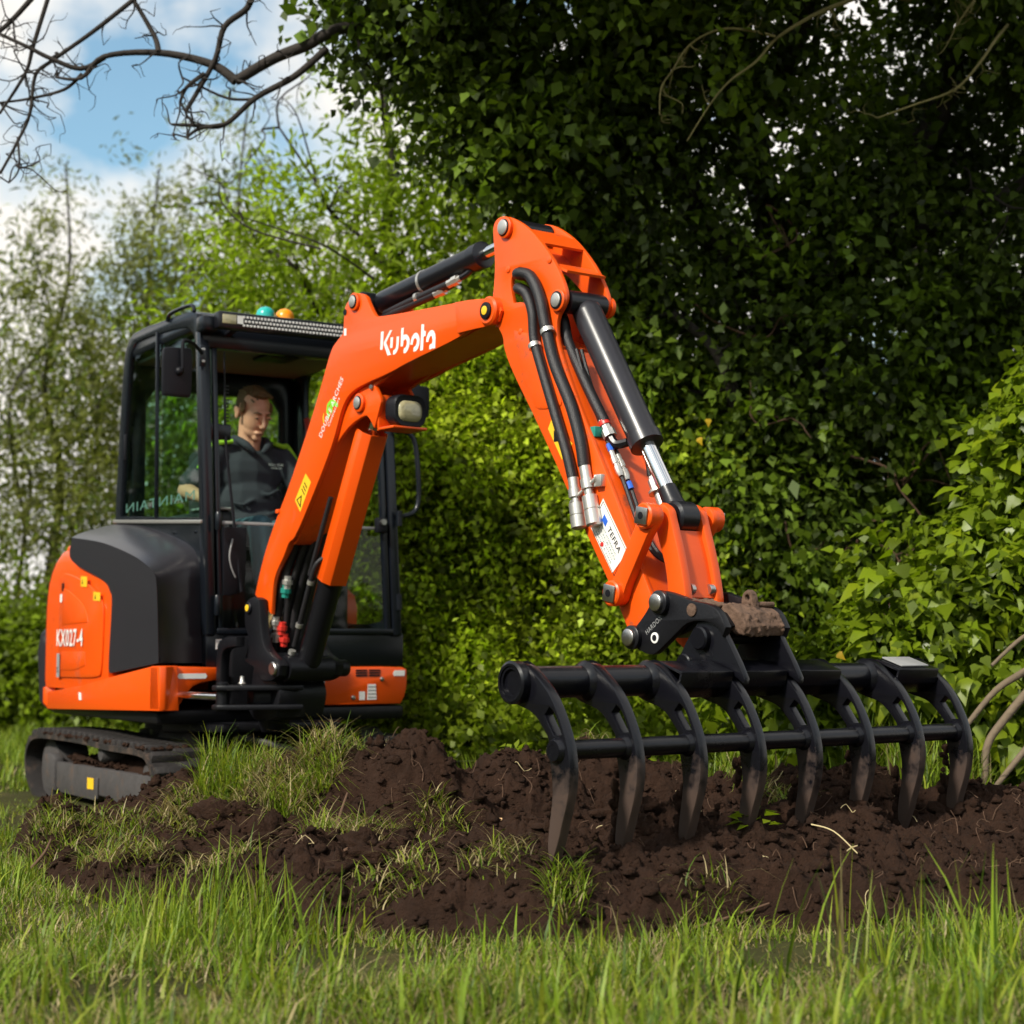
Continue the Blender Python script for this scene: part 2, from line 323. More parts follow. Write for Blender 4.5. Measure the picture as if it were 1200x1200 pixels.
COUP = [(2.695,0.88),(2.733,0.9),(2.8,0.963),(2.819,1.002),(2.852,1.021),(2.88,1.024),(2.944,1.009),(3.028,0.983),(3.082,0.977),(3.143,0.957),(3.178,0.896),(3.161,0.863),(3.142,0.896),(3.081,0.918),(2.999,0.917),(2.943,0.879),(2.871,0.83),(2.82,0.798),(2.747,0.82),(2.695,0.84)]
EAR = [(-0.051,1.03),(-0.01,1.057),(0.045,1.065),(0.086,1.051),(0.094,1.014),(0.11,0.9),(0.132,0.84),(0.186,0.794),(0.266,0.768),(0.293,0.742),(0.281,0.696),(0.216,0.669),(0.136,0.667),(0.053,0.699),(0.039,0.733),(-0.045,0.759),(-0.045,0.779),(-0.012,0.833),(-0.013,0.881),(-0.052,0.928)]
CABSIDE = [(-1.348,1.526),(-1.301,1.984),(-1.252,2.4),(-1.188,2.523),(-1.052,2.562),(-0.53,2.548),(-0.229,2.537),(-0.155,2.508),(-0.093,2.022),(-0.015,1.439),(0.027,0.882)]
CABWIN = [(-1.261,1.55),(-1.213,1.975),(-1.148,2.409),(-1.099,2.474),(-1.015,2.503),(-0.314,2.468),(-0.21,2.429),(-0.163,2.346),(-0.106,1.97),(-0.073,1.469)]
CREASE = [(0.129,0.751),(0.107,0.982),(0.09,1.105),(0.064,1.171),(-0.008,1.207),(-0.253,1.279),(-0.724,1.367),(-1.24,1.421)]
INNER = [(-0.032,0.748),(-0.057,1.113),(-0.073,1.241),(-0.156,1.321),(-0.369,1.384),(-0.864,1.474),(-1.319,1.515)]
OBOUND = [(-1.232,1.295),(-0.713,1.173),(-0.589,1.11),(-0.558,1.044),(-0.589,0.744),(-0.566,0.693)]
HOSE1 = [(2.042,2.216),(2.095,2.184),(2.133,2.103),(2.145,1.998),(2.192,1.88),(2.264,1.715),(2.335,1.554),(2.371,1.452)]
HOSE2 = [(2.042,2.273),(2.118,2.251),(2.178,2.161),(2.214,2.044),(2.265,1.898),(2.364,1.722),(2.419,1.582),(2.438,1.491)]
COUP1 = [(2.374,1.452),(2.386,1.388),(2.41,1.261)]
COUP2 = [(2.439,1.49),(2.456,1.414),(2.495,1.268)]
HOSE3 = [(2.22,2.072),(2.242,1.994),(2.313,1.873),(2.383,1.764),(2.458,1.656)]
TEFRA = [(2.518,1.367),(2.652,1.17),(2.567,1.095),(2.445,1.27)]
WARN1 = [(0.42,1.624),(0.469,1.581),(0.375,1.449),(0.326,1.507)]
WARN2 = [(2.219,1.685),(2.345,1.583),(2.282,1.529),(2.199,1.654)]
DBL = [(0.537,1.791),(0.565,1.788),(0.724,2.04),(0.742,2.024)]
LOGO_K0 = [(1.049,2.193),(1.07,2.192),(1.062,2.113),(1.043,2.114)]
LOGO_K1 = [(1.119,2.189),(1.136,2.188),(1.13,2.181),(1.089,2.139),(1.127,2.081),(1.101,2.082),(1.07,2.136),(1.072,2.143)]
LOGO_u0 = [(1.125,2.157),(1.144,2.156),(1.139,2.11),(1.121,2.111)]
LOGO_u1 = [(1.172,2.154),(1.19,2.153),(1.187,2.116),(1.183,2.101),(1.172,2.087),(1.159,2.079),(1.144,2.08),(1.146,2.099),(1.156,2.099),(1.166,2.107),(1.169,2.119)]
LOGO_b0 = [(1.207,2.185),(1.226,2.185),(1.222,2.151),(1.232,2.154),(1.248,2.152),(1.261,2.142),(1.27,2.129),(1.27,2.111),(1.265,2.096),(1.254,2.082),(1.24,2.073),(1.224,2.075),(1.227,2.095),(1.238,2.097),(1.248,2.107),(1.25,2.122),(1.243,2.133),(1.235,2.133),(1.224,2.128),(1.219,2.105),(1.202,2.107)]
LOGO_o0 = [(1.276,2.104),(1.28,2.121),(1.288,2.135),(1.302,2.147),(1.318,2.15),(1.331,2.144),(1.341,2.131),(1.346,2.115),(1.342,2.094),(1.331,2.079),(1.318,2.071),(1.299,2.071),(1.302,2.091),(1.313,2.092),(1.323,2.103),(1.326,2.115),(1.32,2.125),(1.312,2.128),(1.302,2.124),(1.295,2.113),(1.294,2.102)]
LOGO_t0 = [(1.359,2.179),(1.378,2.177),(1.377,2.15),(1.391,2.146),(1.389,2.125),(1.375,2.125),(1.37,2.068),(1.35,2.068),(1.355,2.126)]
LOGO_a0 = [(1.393,2.099),(1.396,2.117),(1.407,2.133),(1.423,2.143),(1.436,2.144),(1.449,2.138),(1.458,2.124),(1.462,2.107),(1.459,2.064),(1.444,2.064),(1.439,2.068),(1.431,2.064),(1.417,2.065),(1.418,2.082),(1.426,2.086),(1.436,2.086),(1.441,2.098),(1.437,2.114),(1.431,2.122),(1.42,2.116),(1.412,2.105),(1.41,2.097)]
TINE = [(3.042,0.669),(3.024,0.709),(3.032,0.751),(3.061,0.777),(3.099,0.785),(3.137,0.766),(3.179,0.735),(3.216,0.705),(3.243,0.674),(3.265,0.641),(3.283,0.608),(3.299,0.575),(3.311,0.542),(3.32,0.503),(3.323,0.464),(3.32,0.425),(3.311,0.386),(3.298,0.346),(3.282,0.306),(3.269,0.265),(3.251,0.225),(3.237,0.195),(3.222,0.211),(3.217,0.244),(3.221,0.278),(3.228,0.318),(3.236,0.358),(3.241,0.398),(3.239,0.437),(3.232,0.476),(3.225,0.504),(3.221,0.532),(3.224,0.56),(3.201,0.585),(3.183,0.604),(3.16,0.626),(3.127,0.642),(3.07,0.655)]
TINEHOLE = [(3.204,0.63),(3.227,0.654),(3.249,0.64),(3.27,0.604),(3.283,0.573),(3.249,0.571),(3.224,0.603)]

# ================================================================== EXCAVATOR
EX = empty('excavator', tuple(H(.42, -.5, 0)), 'orange and black compact excavator with glazed cab, digging with its boom swung forward', 'excavator')

# ---- undercarriage
mb = MB(); mb.box(H, .0, .84, -1.35, -.25, .12, .34); mb.box(H, .1, .74, -1.2, -.4, .34, .38)
under = obj('undercarriage', mb, 'frame', EX, bevel=.02)
mb = MB(); c = H(.42, -.72, 0)
mb.rings(c + [0, 0, .36], c + [0, 0, .48], [(0, .40), (.3, .40), (.31, .43), (1, .43)], n=48); obj('turntable_ring', mb, 'cast', EX)
for k in range(4):
    a = -.05 + .31 * k
    mb = MB(); mb.hexa([H(a, -.55, .33), H(a, .02, .33), H(a + .16, .02, .33), H(a + .16, -.55, .33), H(a + .02, -.5, .41), H(a + .02, -.12, .41), H(a + .14, -.12, .41), H(a + .14, -.5, .41)])
    obj('frame_gusset', mb, 'frame', under, bevel=.008)

def track_loop(n=120):
    P = [(-1.45, -.05), (-1.7, 0.0), (-1.84, .10), (-1.87, .22), (-1.79, .31), (-1.62, .345), (-1.2, .352), (-.82, .350), (-.45, .338), (.0, .335), (.13, .305), (.205, .225), (.22, .12), (.17, .01), (.06, -.05)]
    P = [np.array([0, p[0], p[1]]) for p in P]; Q = smoothpath(P + [P[0]], 12)[:-1]; Q = np.array(Q)[:, 1:]
    seg = np.linalg.norm(np.roll(Q, -1, 0) - Q, axis=1); s = np.concatenate([[0], np.cumsum(seg)]); Qc = np.vstack([Q, Q[:1]])
    t = np.linspace(0, s[-1], n, endpoint=False); return np.stack([np.interp(t, s, Qc[:, 0]), np.interp(t, s, Qc[:, 1])], 1), s[-1]

def mud_on(name, par, n, fr, fa, fb, fz, r0, r1, seed):
    rgk = np.random.default_rng(seed); mb = MB()
    for k in range(n):
        a, b = rgk.uniform(*fa), rgk.uniform(*fb); r = rgk.uniform(r0, r1) * rgk.uniform(.5, 1); mb.ball(fr(a, b, fz(a, b)), (r * rgk.uniform(.8, 1.5), r * rgk.uniform(.8, 1.5), r * .7), n=6, m=4, fr=fr)
    v = np.array(mb.v); mb.v = [tuple(p) for p in v + rgk.normal(size=v.shape) * r0 * .35]
    o = obj(name, mb, None, par, smooth=False, clean=False); o['kind'] = 'stuff'; SOILED.append(o)
def make_track(a0, a1):
    Q, L = track_loop(); n = len(Q); T = np.roll(Q, -1, 0) - np.roll(Q, 1, 0); T /= np.linalg.norm(T, axis=1)[:, None]; Nn = np.stack([T[:, 1], -T[:, 0]], 1)
    if (Nn * (Q - Q.mean(0))).sum() < 0: Nn = -Nn
    mb = MB(); I = Q - Nn * .028; vs = []
    for i in range(n): vs += [H(a0, *Q[i]), H(a1, *Q[i]), H(a1, *I[i]), H(a0, *I[i])]
    fs = []
    for i in range(n):
        j = (i + 1) % n
        for k in range(4): fs.append((4 * i + k, 4 * i + (k + 1) % 4, 4 * j + (k + 1) % 4, 4 * j + k))
    mb.add(vs, fs); tr = obj('track', mb, 'rubber', EX, angle=50)
    m = 52; Qm, _ = track_loop(m); Tm = np.roll(Qm, -1, 0) - np.roll(Qm, 1, 0); pads = None
    for i in range(m):
        t = Tm[i] / np.linalg.norm(Tm[i]); nn = np.array([t[1], -t[0]]); nn = nn if (nn @ (Qm[i] - Q.mean(0))) > 0 else -nn
        if Qm[i][1] < -.02: continue
        X = H.A; Yv = t[0] * H.B + t[1] * H.Z; Zv = nn[0] * H.B + nn[1] * H.Z
        if np.cross(X, Yv) @ Zv < 0: Yv = -Yv
        half = (a1 - a0) / 2 - .008
        for q, (c0, c1, dy) in enumerate(((-half, .02, -.012), (-.02, half, .012))):
            if pads is None: pads = {}
            if q not in pads:
                pb = MB(); pb.hexa([(c0, -.03 + dy, -.004), (c1, -.03 + dy, -.004), (c1, .03 + dy, -.004), (c0, .03 + dy, -.004), (c0 + .004, -.017 + dy, .030), (c1 - .004, -.017 + dy, .030), (c1 - .004, .017 + dy, .030), (c0 + .004, .017 + dy, .030)])
                me = bpy.data.meshes.new('track_pad'); me.from_pydata(pb.v, [], pb.f); finish(me, .004); me.materials.append(M['rubber']); pads[q] = me
            o = bpy.data.objects.new('track_pad', pads[q]); col.objects.link(o); o.parent = tr
            p = H((a0 + a1) / 2, *Qm[i]) - LOC[EX]
            o.matrix_local = Matrix(((X[0], Yv[0], Zv[0], p[0]), (X[1], Yv[1], Zv[1], p[1]), (X[2], Yv[2], Zv[2], p[2]), (0, 0, 0, 1)))
    s = -1 if a0 < 0 else 1; ao = a0 + .035 if s < 0 else a1 - .035
    poly = [(-1.30, .205), (.175, .218), (.185, .08), (.10, .045), (-.35, .045), (-.38, .075), (-.62, .075), (-.65, .045), (-1.22, .045), (-1.30, .07)]
    plate('track_frame', poly, ao, .05, 'frame', EX, fr=H, bev=.008)
    mb = MB(); mb.box(H, min(ao, ao - s * .2), max(ao, ao - s * .2), -1.3, .12, .06, .19); obj('track_beam', mb, 'frame', tr, bevel=.01)
    for b, r in ((-1.58, .17), (.02, .15)):
        mb = MB(); mb.rings(H(a0 + .05, b, .145), H(a1 - .05, b, .145), [(0, r * .6), (.08, r), (.92, r), (1, r * .6)], n=32); obj('track_wheel', mb, 'frame', tr)
    plate('wheel_cover', [(-1.52, .20), (-1.50, .235), (-1.44, .245), (-1.36, .24), (-1.33, .2), (-1.33, .05), (-1.5, .05)], ao, .06, 'frame', tr, fr=H, bev=.01, soft=1)
    mb = MB(); mb.rings(H(ao - .01, -.62, .283), H(ao + .14, -.62, .283), [(0, .035), (.1, .045), (1, .045)], n=24); obj('carrier_roller', mb, 'frame', tr)
    # loose soil caught on the beam
    g = np.linspace(-1.22, .1, 70); rg = np.random.default_rng(3 + int(a0 > 0)); mb = MB(); rows = []
    for j, aa in enumerate(np.linspace(ao + .02 * -s, ao - s * .2, 10)):
        rows.append([H(aa, b, .19 + .07 * math.sin(math.pi * min(j + 1.5, 9.5) / 11) * (.6 + .4 * math.sin(b * 5 + j)) + rg.uniform(0, .022)) for b in g])
    mb.loft(rows, closed=False, caps=False); so_ = obj('caught_soil', mb, None, tr, angle=80); SOILED.append(so_)
    return tr, ao
SOILED = []
trR, aoR = make_track(-.33, -.03); mud_on('track_mud', trR, 420, H, (-.33, -.03), (-1.5, .12), lambda a, b: .352 - .02 * max(0, b + .3), .006, .024, 5)
mud_on('frame_mud', trR, 260, H, (-.30, -.12), (-1.25, .12), lambda a, b: .215 + .02 * math.sin(b * 9), .008, .026, 6)
trL, aoL = make_track(.87, 1.17)
decal('yellow_sticker', [H(aoR - .026, b, z) for b, z in ((-.77, .155), (-.67, .157), (-.67, .10), (-.77, .098))], 'yellow', trR, -H.A * .001)
mb = MB(); mb.bar(H(aoR - .03, -.60, .06), H(aoR - .03, -.60, .165), .03, .01, up=H.A); obj('frame_rib', mb, 'frame', trR, bevel=.003)

# ---- dozer blade in front of the tracks
prof = [(.62, -.02), (.66, .02), (.64, .12), (.66, .22), (.70, .27), (.68, .275), (.62, .23), (.60, .12)]
plate('dozer_blade', prof, .42, 1.46, 'black', EX, fr=H, bev=.004)
for a in (.1, .74):
    mb = MB(); mb.bar(H(a, -.1, .2), H(a, .62, .13), .07, .09); obj('blade_arm', mb, 'black', EX, bevel=.01)
mb = MB(); mb.tube([H(.12, .12, .15), H(.12, .12, .36), H(.14, .16, .39), H(.3, .3, .34), H(.42, .34, .30)], .016, n=8); obj('blade_hose_guard', mb, 'frame', EX)
plate('tie_down_loop', [(.30, .10), (.30, .22), (.33, .25), (.37, .25), (.40, .22), (.40, .10)], -.12, .022, 'frame', EX, fr=H, holes=[[(.33, .12), (.33, .20), (.35, .22), (.37, .20), (.37, .12)]], soft=1)

# ---- upper deck
mb = MB(); mb.box(H, -.25, 1.10, -1.66, .03, .455, .525); deck = obj('deck', mb, 'cast', EX, bevel=.02)
mb = MB(); mb.hexa([H(-.1, -.3, .40), H(.0, .25, .42), H(.62, .25, .42), H(.9, -.3, .40), H(-.1, -.3, .46), H(.0, .25, .46), H(.62, .25, .46), H(.9, -.3, .46)]); obj('deck_nose', mb, 'cast', EX, bevel=.01)
mb = MB(); mb.box(H, .1, .58, -.2, .1, .525, .88); obj('nose_block', mb, 'cast', EX, bevel=.015)

def tail(z, ins, bf, off=0.0, b_rear=-1.93, n=10):
    """plan ring of the tail at height z"""
    a0 = -.28 + ins - off; a1 = 1.12 - ins + off; br = b_rear + ins - off; r = .20
    P = [(a0, bf), (a0, (bf + br + r) / 2), (a0, br + r + .08)]
    for k in range(1, n + 1):
        t = k / n * math.pi / 2; P.append((a0 + (r + .12) * (1 - math.cos(t)), br + .06 + (r + .02) * (1 - math.sin(t))))
    P.append((.42, br))
    for k in range(n, 0, -1):
        t = k / n * math.pi / 2; P.append((a1 - (r + .12) * (1 - math.cos(t)), br + .06 + (r + .02) * (1 - math.sin(t))))
    P += [(a1, br + r + .08), (a1, (bf + br + r) / 2), (a1, bf)]
    return [H(a, b, z) for a, b in P]
mb = MB()
mb.loft([tail(z, i, f) for z, i, f in ((.60, .004, -.58), (.64, 0, -.59), (.744, 0, -.589), (.90, 0, -.572), (1.044, .002, -.558), (1.11, .005, -.589), (1.173, .01, -.713), (1.24, .022, -.97), (1.295, .038, -1.20), (1.35, .065, -1.22), (1.385, .10, -1.24), (1.405, .15, -1.26))])
bonnet = obj('bonnet', mb, 'orange', EX, angle=32)
plate('bonnet_panel', [(-1.40, .66), (-1.42, 1.19), (-1.36, 1.235), (-1.1, 1.2), (-.80, 1.125), (-.68, 1.06), (-.66, .98), (-.68, .70), (-.72, .665)], -.284, .012, 'orange', bonnet, fr=H, bev=.005, soft=2)
plate('bonnet_recess_upper', [(-1.34, .945), (-1.36, 1.13), (-1.30, 1.15), (-1.0, 1.06), (-.92, 1.0), (-.90, .955)], -.289, .010, 'orange', bonnet, fr=H, bev=.004, soft=1)
plate('bonnet_recess_lower', [(-1.36, .70), (-1.35, .80), (-.94, .80), (-.93, .73), (-1.1, .70)], -.289, .010, 'orange', bonnet, fr=H, bev=.004, soft=1)
def tailband(name, z0, z1, i0, i1, off, m, par, th=.02, b_rear=-1.93, i_z=None, bev=.004):
    lev = ((z0, .0), (z1, .0)) if i_z is None else i_z
    mb = MB(); rin = [tail(z, i, -1.0, off - th, b_rear)[i0:i1] for z, i in lev]; rout = [tail(z, i, -1.0, off, b_rear)[i0:i1] for z, i in lev]
    rings = []
    for ri, ro in zip(rin, rout): rings.append(list(ro) + list(ri)[::-1])
    mb.loft(rings); return obj(name, mb, m, par, bevel=bev)
tailband('rear_grille', .955, 1.18, 7, 20, .006, 'black', bonnet)
tailband('panel_seam', .62, 1.30, 3, 5, .0025, 'black', bonnet, th=.01, bev=0, i_z=((.62, 0), (1.044, .002), (1.173, .01), (1.24, .022), (1.295, .038)))
tailband('counterweight', .47, .93, 3, 24, .035, 'grey', EX, th=.12, i_z=((.47, .05), (.52, .012), (.80, 0), (.90, .012), (.93, .035)), bev=.01)
for (b, z), w_, h_ in (((-.97, 1.175), .10, .055), ((-.755, 1.091), .11, .045)):
    decal('yellow_sticker', [H(-.2935 if b > -.9 else -.2935, b + dx, z + dz) for dx, dz in ((-w_ / 2, -h_ / 2), (w_ / 2, -h_ / 2 - .006), (w_ / 2, h_ / 2 - .006), (-w_ / 2, h_ / 2))], 'yellow', bonnet, -H.A * .0015)
    decal('sticker_symbol', [H(-.2956, b + dx, z + dz) for dx, dz in ((-.03, -.015), (-.01, -.015), (-.02, .012))], 'ink', bonnet, -H.A * .001)
decal('grey_sticker', [H(-.2965, b, z) for b, z in ((-1.41, .66), (-1.36, .66), (-1.36, .79), (-1.41, .79))], 'greytag', bonnet, -H.A * .001)
text('sticker_mark', 'S', H(-.2985, -1.405, .685), H.B, H.Z, .03, .03, 'ink', bonnet)
decal('white_sticker', [H(-.2965, b, z) for b, z in ((-1.37, 1.07), (-1.335, 1.07), (-1.335, 1.115), (-1.37, 1.115))], 'white', bonnet, -H.A * .001)
mb = MB(); mb.box(H, -.2975, -.285, -1.345, -1.322, 1.13, 1.175); obj('latch_slot', mb, 'ink', bonnet, bevel=.003)
text('model_lettering', 'KX027-4', H(-.2965, -1.42, .828), H.B, H.Z, .095, .45, 'white', bonnet, bold=.018)
mb = MB(); mb.rings(H(-.2, -1.30, 1.33), H(-.2, -1.30, 1.415), [(0, .03), (.6, .035), (1, .02)], n=16); obj('filler_hinge', mb, 'black', bonnet)
mb = MB(); mb.box(H, -.20, 1.04, -1.60, -1.22, 1.30, 1.40); obj('bonnet_ridge', mb, 'orange', bonnet, bevel=.03, seg=3)

# grey moulded side cover
def resample(P, n):
    P = np.array(P, float); s = np.concatenate([[0], np.cumsum(np.linalg.norm(np.diff(P, axis=0), axis=1))]); t = np.linspace(0, s[-1], n)
    return np.stack([np.interp(t, s, P[:, k]) for k in range(P.shape[1])], 1)
sm2 = lambda P: [tuple(q) for q in np.array(smoothpath([np.array([*p, 0]) for p in P], 5))[:, :2]]
n = 44; cre = resample(sm2(CREASE), n); inn = resample(sm2(INNER), n); rings = []
for k, t in enumerate(np.linspace(0, 1, 9)):
    e = t ** .75; rings.append([H(-.28 + .29 * t, *(cre[i] * (1 - e) + inn[i] * e)) for i in range(n)])
skirtlip = [H(-.272, *(cre[i] + (np.array([-.02, -.012]) if i > 8 else np.array([-.014, 0])))) for i in range(n)]
mb = MB(); mb.loft(rings, closed=False, caps=False)
sidepoly = [tuple(p) for p in cre] + [tuple(p) for p in sm2([(-1.24, 1.40)] + OBOUND)[1:]] 
tri = geometry.tessellate_polygon([[Vector((p[0], p[1], 0)) for p in sidepoly]]); mb.add([H(-.281, *p) for p in sidepoly], [tuple(t) for t in tri])
mb.add([H(a, b, z) for a, b, z in ((-.28, cre[0][0], cre[0][1]), (.01, inn[0][0], inn[0][1]), (.01, -.55, .70), (-.28, -.566, .693))], [(0, 1, 2, 3)])
obj('side_cover', mb, 'grey', EX, angle=42)

# orange skirt, right hand side and front corner
mb = MB(); mb.prism([H(-.287, b, z) for b, z in ((-1.60, .575), (-1.01, .62), (-.6, .668), (.03, .732), (.13, .738), (.16, .525), (-1.60, .48))], H.A * .10)
skirt = obj('skirt_panel', mb, 'orange', EX, bevel=.008)
mb = MB(); mb.prism([H(a, .02, z) for a, z in ((-.19, .735), (.056, .727), (.061, .673), (-.06, .655), (-.10, .640), (-.135, .60), (-.16, .56), (-.19, .525))], H.B * .10)
obj('skirt_corner', mb, 'orange', EX, bevel=.008)
mb = MB(); mb.prism([H(a, b, .525) for a, b in ((-.287, .158), (-.255, .165), (-.19, .12), (-.19, .03), (-.287, .03))], H.Z * .211); obj('skirt_end', mb, 'orange', skirt, bevel=.008)
tailband('skirt_rear', .48, .60, 2, 24, .008, 'orange', EX, i_z=((.48, .02), (.51, .0), (.60, .0)), th=.05, bev=.006)
decal('reflector', [H(a, .1215, z) for a, z in ((-.175, .675), (-.04, .675), (-.032, .687), (-.04, .70), (-.175, .70), (-.183, .687))], 'white', skirt, H.B * .0015)
decal('white_sticker', [H(a, .1625 - (a + .255) * .7, z) for a, z in ((-.24, .56), (-.205, .56), (-.205, .61), (-.24, .61))], 'white', skirt, H.B * .0015)
decal('white_sticker', [H(-.2885, b, z) for b, z in ((-1.03, .545), (-.99, .545), (-1.0, .585), (-1.04, .585))], 'white', skirt, -H.A * .0015)
for a, z in ((.04, .70),):
    mb = MB(); mb.rings(H(a, .12, z), H(a, .13, z), [(0, .012), (.6, .012), (1, .006)], n=12); obj('bolt', mb, 'steel', skirt)
# front left orange panel
plate('front_panel', [(.56, .53), (.56, .725), (1.08, .725), (1.115, .71), (1.12, .66), (1.11, .58), (1.08, .53)], -.14, .34, 'orange', EX, fr=H, face='b', bev=.012, soft=1)
fp = EX.children[-1]
for i in range(2):
    for k in range(3):
        mb = MB(); mb.box(H, .815 + i * .075, .88 + i * .075, .025, .0325, .676 + k * .013, .684 + k * .013); obj('vent_slot', mb, 'ink', fp)
decal('reflector', [H(a, .0315, z) for a, z in ((1.035, .676), (1.098, .676), (1.10, .705), (1.04, .705), (1.03, .69))], 'white', fp, H.B * .002)
decal('grey_sticker', [H(a, .0315, z) for a, z in ((.56, .62), (.64, .62), (.64, .67), (.56, .67))], 'greytag', fp, H.B * .001)
decal('white_sticker', [H(a, .0315, z) for a, z in ((.88, .555), (.935, .555), (.93, .635), (.885, .635))], 'white', fp, H.B * .001)
decal('white_sticker', [H(a, .0315, z) for a, z in ((.835, .555), (.868, .555), (.868, .598), (.835, .598))], 'white', fp, H.B * .001)
for a, z in ((.80, .567), (.965, .66)):
    mb = MB(); mb.rings(H(a, .03, z), H(a, .042, z), [(0, .012), (.6, .012), (1, .006)], n=12); obj('bolt', mb, 'steel', fp)
for k in range(4):
    mb = MB(); mb.box(H, .885, .93, .033, .0335, .565 + .018 * k, .570 + .018 * k); obj('sticker_print', mb, 'greytag', fp, smooth=False)

# ---- cab
side = CABSIDE[:-1] + [(.027, .88), (-1.345, .88)]
win = CABWIN
cab = plate('cab', side, .02, .05, 'cabgrey', EX, fr=H, holes=[win], bev=.008, soft=1)
doorwin = [(-.20, 2.40), (-.165, 2.33), (-.09, 1.95), (-.04, 1.40), (-.03, 1.06), (-.07, .98), (-.16, .95), (-.62, .95), (-.74, 1.02), (-.86, 1.30), (-1.0, 1.45), (-1.12, 1.56), (-1.16, 1.95), (-1.12, 2.36), (-1.06, 2.42), (-.3, 2.43)]
plate('door', side, 1.055, .05, 'cabgrey', cab, fr=H, holes=[doorwin], bev=.008, soft=1)
plate('door_pane', [(b * .99, z) for b, z in doorwin], 1.055, .008, 'clear', cab, fr=H, bev=0)
div = -.70
plate('window_pane', [p for p in win if p[0] < div] + [(div, 2.493), (div, 1.505)], .015, .006, 'glass', cab, fr=H, bev=0)
plate('window_pane', [(div + .01, 2.49)] + [p for p in win if p[0] > div] + [(div + .01, 1.50)], .025, .006, 'glass', cab, fr=H, bev=0)
mb = MB(); mb.bar(H(-.002, -.711, 2.50), H(-.002, -.690, 1.50), .016, .02, up=H.A); obj('window_divider', mb, 'cabgrey', cab, bevel=.003)
mb = MB(); mb.bar(H(-.008, -1.34, 1.525), H(-.008, -.03, 1.445), .02, .018, up=(0, 0, 1)); obj('window_sill', mb, 'zinc', cab, bevel=.003)
mb = MB(); mb.box(H, -.012, .0, -1.20, -1.17, 1.86, 2.0); obj('window_latch', mb, 'ink', cab, bevel=.004)
roofp = [(-1.30, 2.40), (-1.235, 2.50), (-1.17, 2.545), (-1.05, 2.56), (-.5, 2.552), (-.22, 2.535), (-.13, 2.50), (-.11, 2.445), (-.14, 2.43), (-1.2, 2.42)]
plate('roof', roofp, .538, 1.07, 'cabgrey', cab, fr=H, bev=.03, soft=1)
mb = MB(); mb.box(H, .05, 1.02, -1.2, -.16, 2.395, 2.415); obj('roof_lining', mb, 'liner', cab, bevel=.01)
mb = MB(); mb.box(H, .50, .70, -.62, -.42, 2.375, 2.396); obj('interior_lamp', mb, 'ink', cab, bevel=.012, seg=3)
mb = MB(); mb.bar(H(0, -.125, 2.385), H(1.07, -.125, 2.385), .06, .11); obj('header_rail', mb, 'cabgrey', cab, bevel=.012)
for a in (.02, 1.055):
    mb = MB(); mb.bar(H(a, .005, .88), H(a, -.135, 2.42), .055, .07, up=H.B); obj('front_pillar', mb, 'cabgrey', cab, bevel=.012)
for a in (.075, 1.005):
    mb = MB(); mb.bar(H(a, .012, .90), H(a, -.125, 2.36), .028, .04, up=H.B); obj('windscreen_frame', mb, 'cabgrey', cab, bevel=.008)
mb = MB(); mb.bar(H(.05, .012, .905), H(1.03, .012, .905), .05, .03); obj('windscreen_frame', mb, 'cabgrey', cab, bevel=.006)
mb = MB(); mb.box(H, .0, 1.10, -.06, .02, .725, .90); obj('front_lower_panel', mb, 'cabgrey', cab, bevel=.01)
mb = MB(); mb.hexa([H(.085, .008, .92), H(.085, .014, .92), H(.995, .014, .92), H(.995, .008, .92), H(.085, -.044, 1.44), H(.085, -.038, 1.44), H(.995, -.038, 1.44), H(.995, -.044, 1.44)]); obj('lower_windscreen', mb, 'clear', cab, smooth=False)
mb = MB(); mb.bar(H(.09, -.036, 1.445), H(.99, -.036, 1.445), .012, .016); obj('windscreen_joint', mb, 'greytag', cab, bevel=.003)
plate('rear_frame', [(.05, .9), (.05, 2.42), (1.03, 2.42), (1.03, .9)], -1.255, .05, 'cabgrey', cab, fr=H, face='b', holes=[[(.13, 1.55), (.13, 2.20), (.18, 2.27), (.90, 2.27), (.95, 2.2), (.95, 1.55)]], bev=.008)
plate('rear_pane', [(.12, 1.54), (.12, 2.28), (.96, 2.28), (.96, 1.54)], -1.255, .006, 'glass', cab, fr=H, face='b', bev=0)
mb = MB(); mb.box(H, .05, 1.03, -1.25, .0, .86, .90); obj('cab_floor', mb, 'cast', cab)
mb = MB(); mb.bar(H(1.0, -1.0, 1.55), H(1.0, -1.04, 2.38), .07, .05, up=H.A); obj('rear_pillar', mb, 'cabgrey', cab, bevel=.012)
mb = MB(); mb.tube([H(.985, -.95, 2.13), H(.985, -.93, 2.05)], .018, .012, n=10, smooth=False); mb.tube([H(.985, -.93, 2.05), H(.985, -.92, 1.92)], .012, n=10, smooth=False); obj('emergency_hammer', mb, 'redpl', cab)
# interior
def rbox(name, m, a0, a1, b0, b1, z0, z1, bev=.02, seg=3):
    mb = MB(); mb.box(H, a0, a1, b0, b1, z0, z1); return obj(name, mb, m, cab, bevel=bev, seg=seg)
rbox('seat_base', 'cast', .30, .74, -1.0, -.42, .9, 1.24, .03)
rbox('seat_cushion', 'seat', .27, .76, -.98, -.36, 1.24, 1.36, .05)
mb = MB(); mb.hexa([H(.28, -.98, 1.30), H(.28, -.84, 1.30), H(.75, -.84, 1.30), H(.75, -.98, 1.30), H(.33, -1.14, 1.92), H(.33, -1.03, 1.92), H(.70, -1.03, 1.92), H(.70, -1.14, 1.92)]); obj('seat_back', mb, 'seat', cab, bevel=.05, seg=3)
rbox('right_console', 'cast', .06, .23, -.85, -.16, .9, 1.52, .04); rbox('left_console', 'cast', .80, .97, -.75, -.35, .9, 1.48, .04)
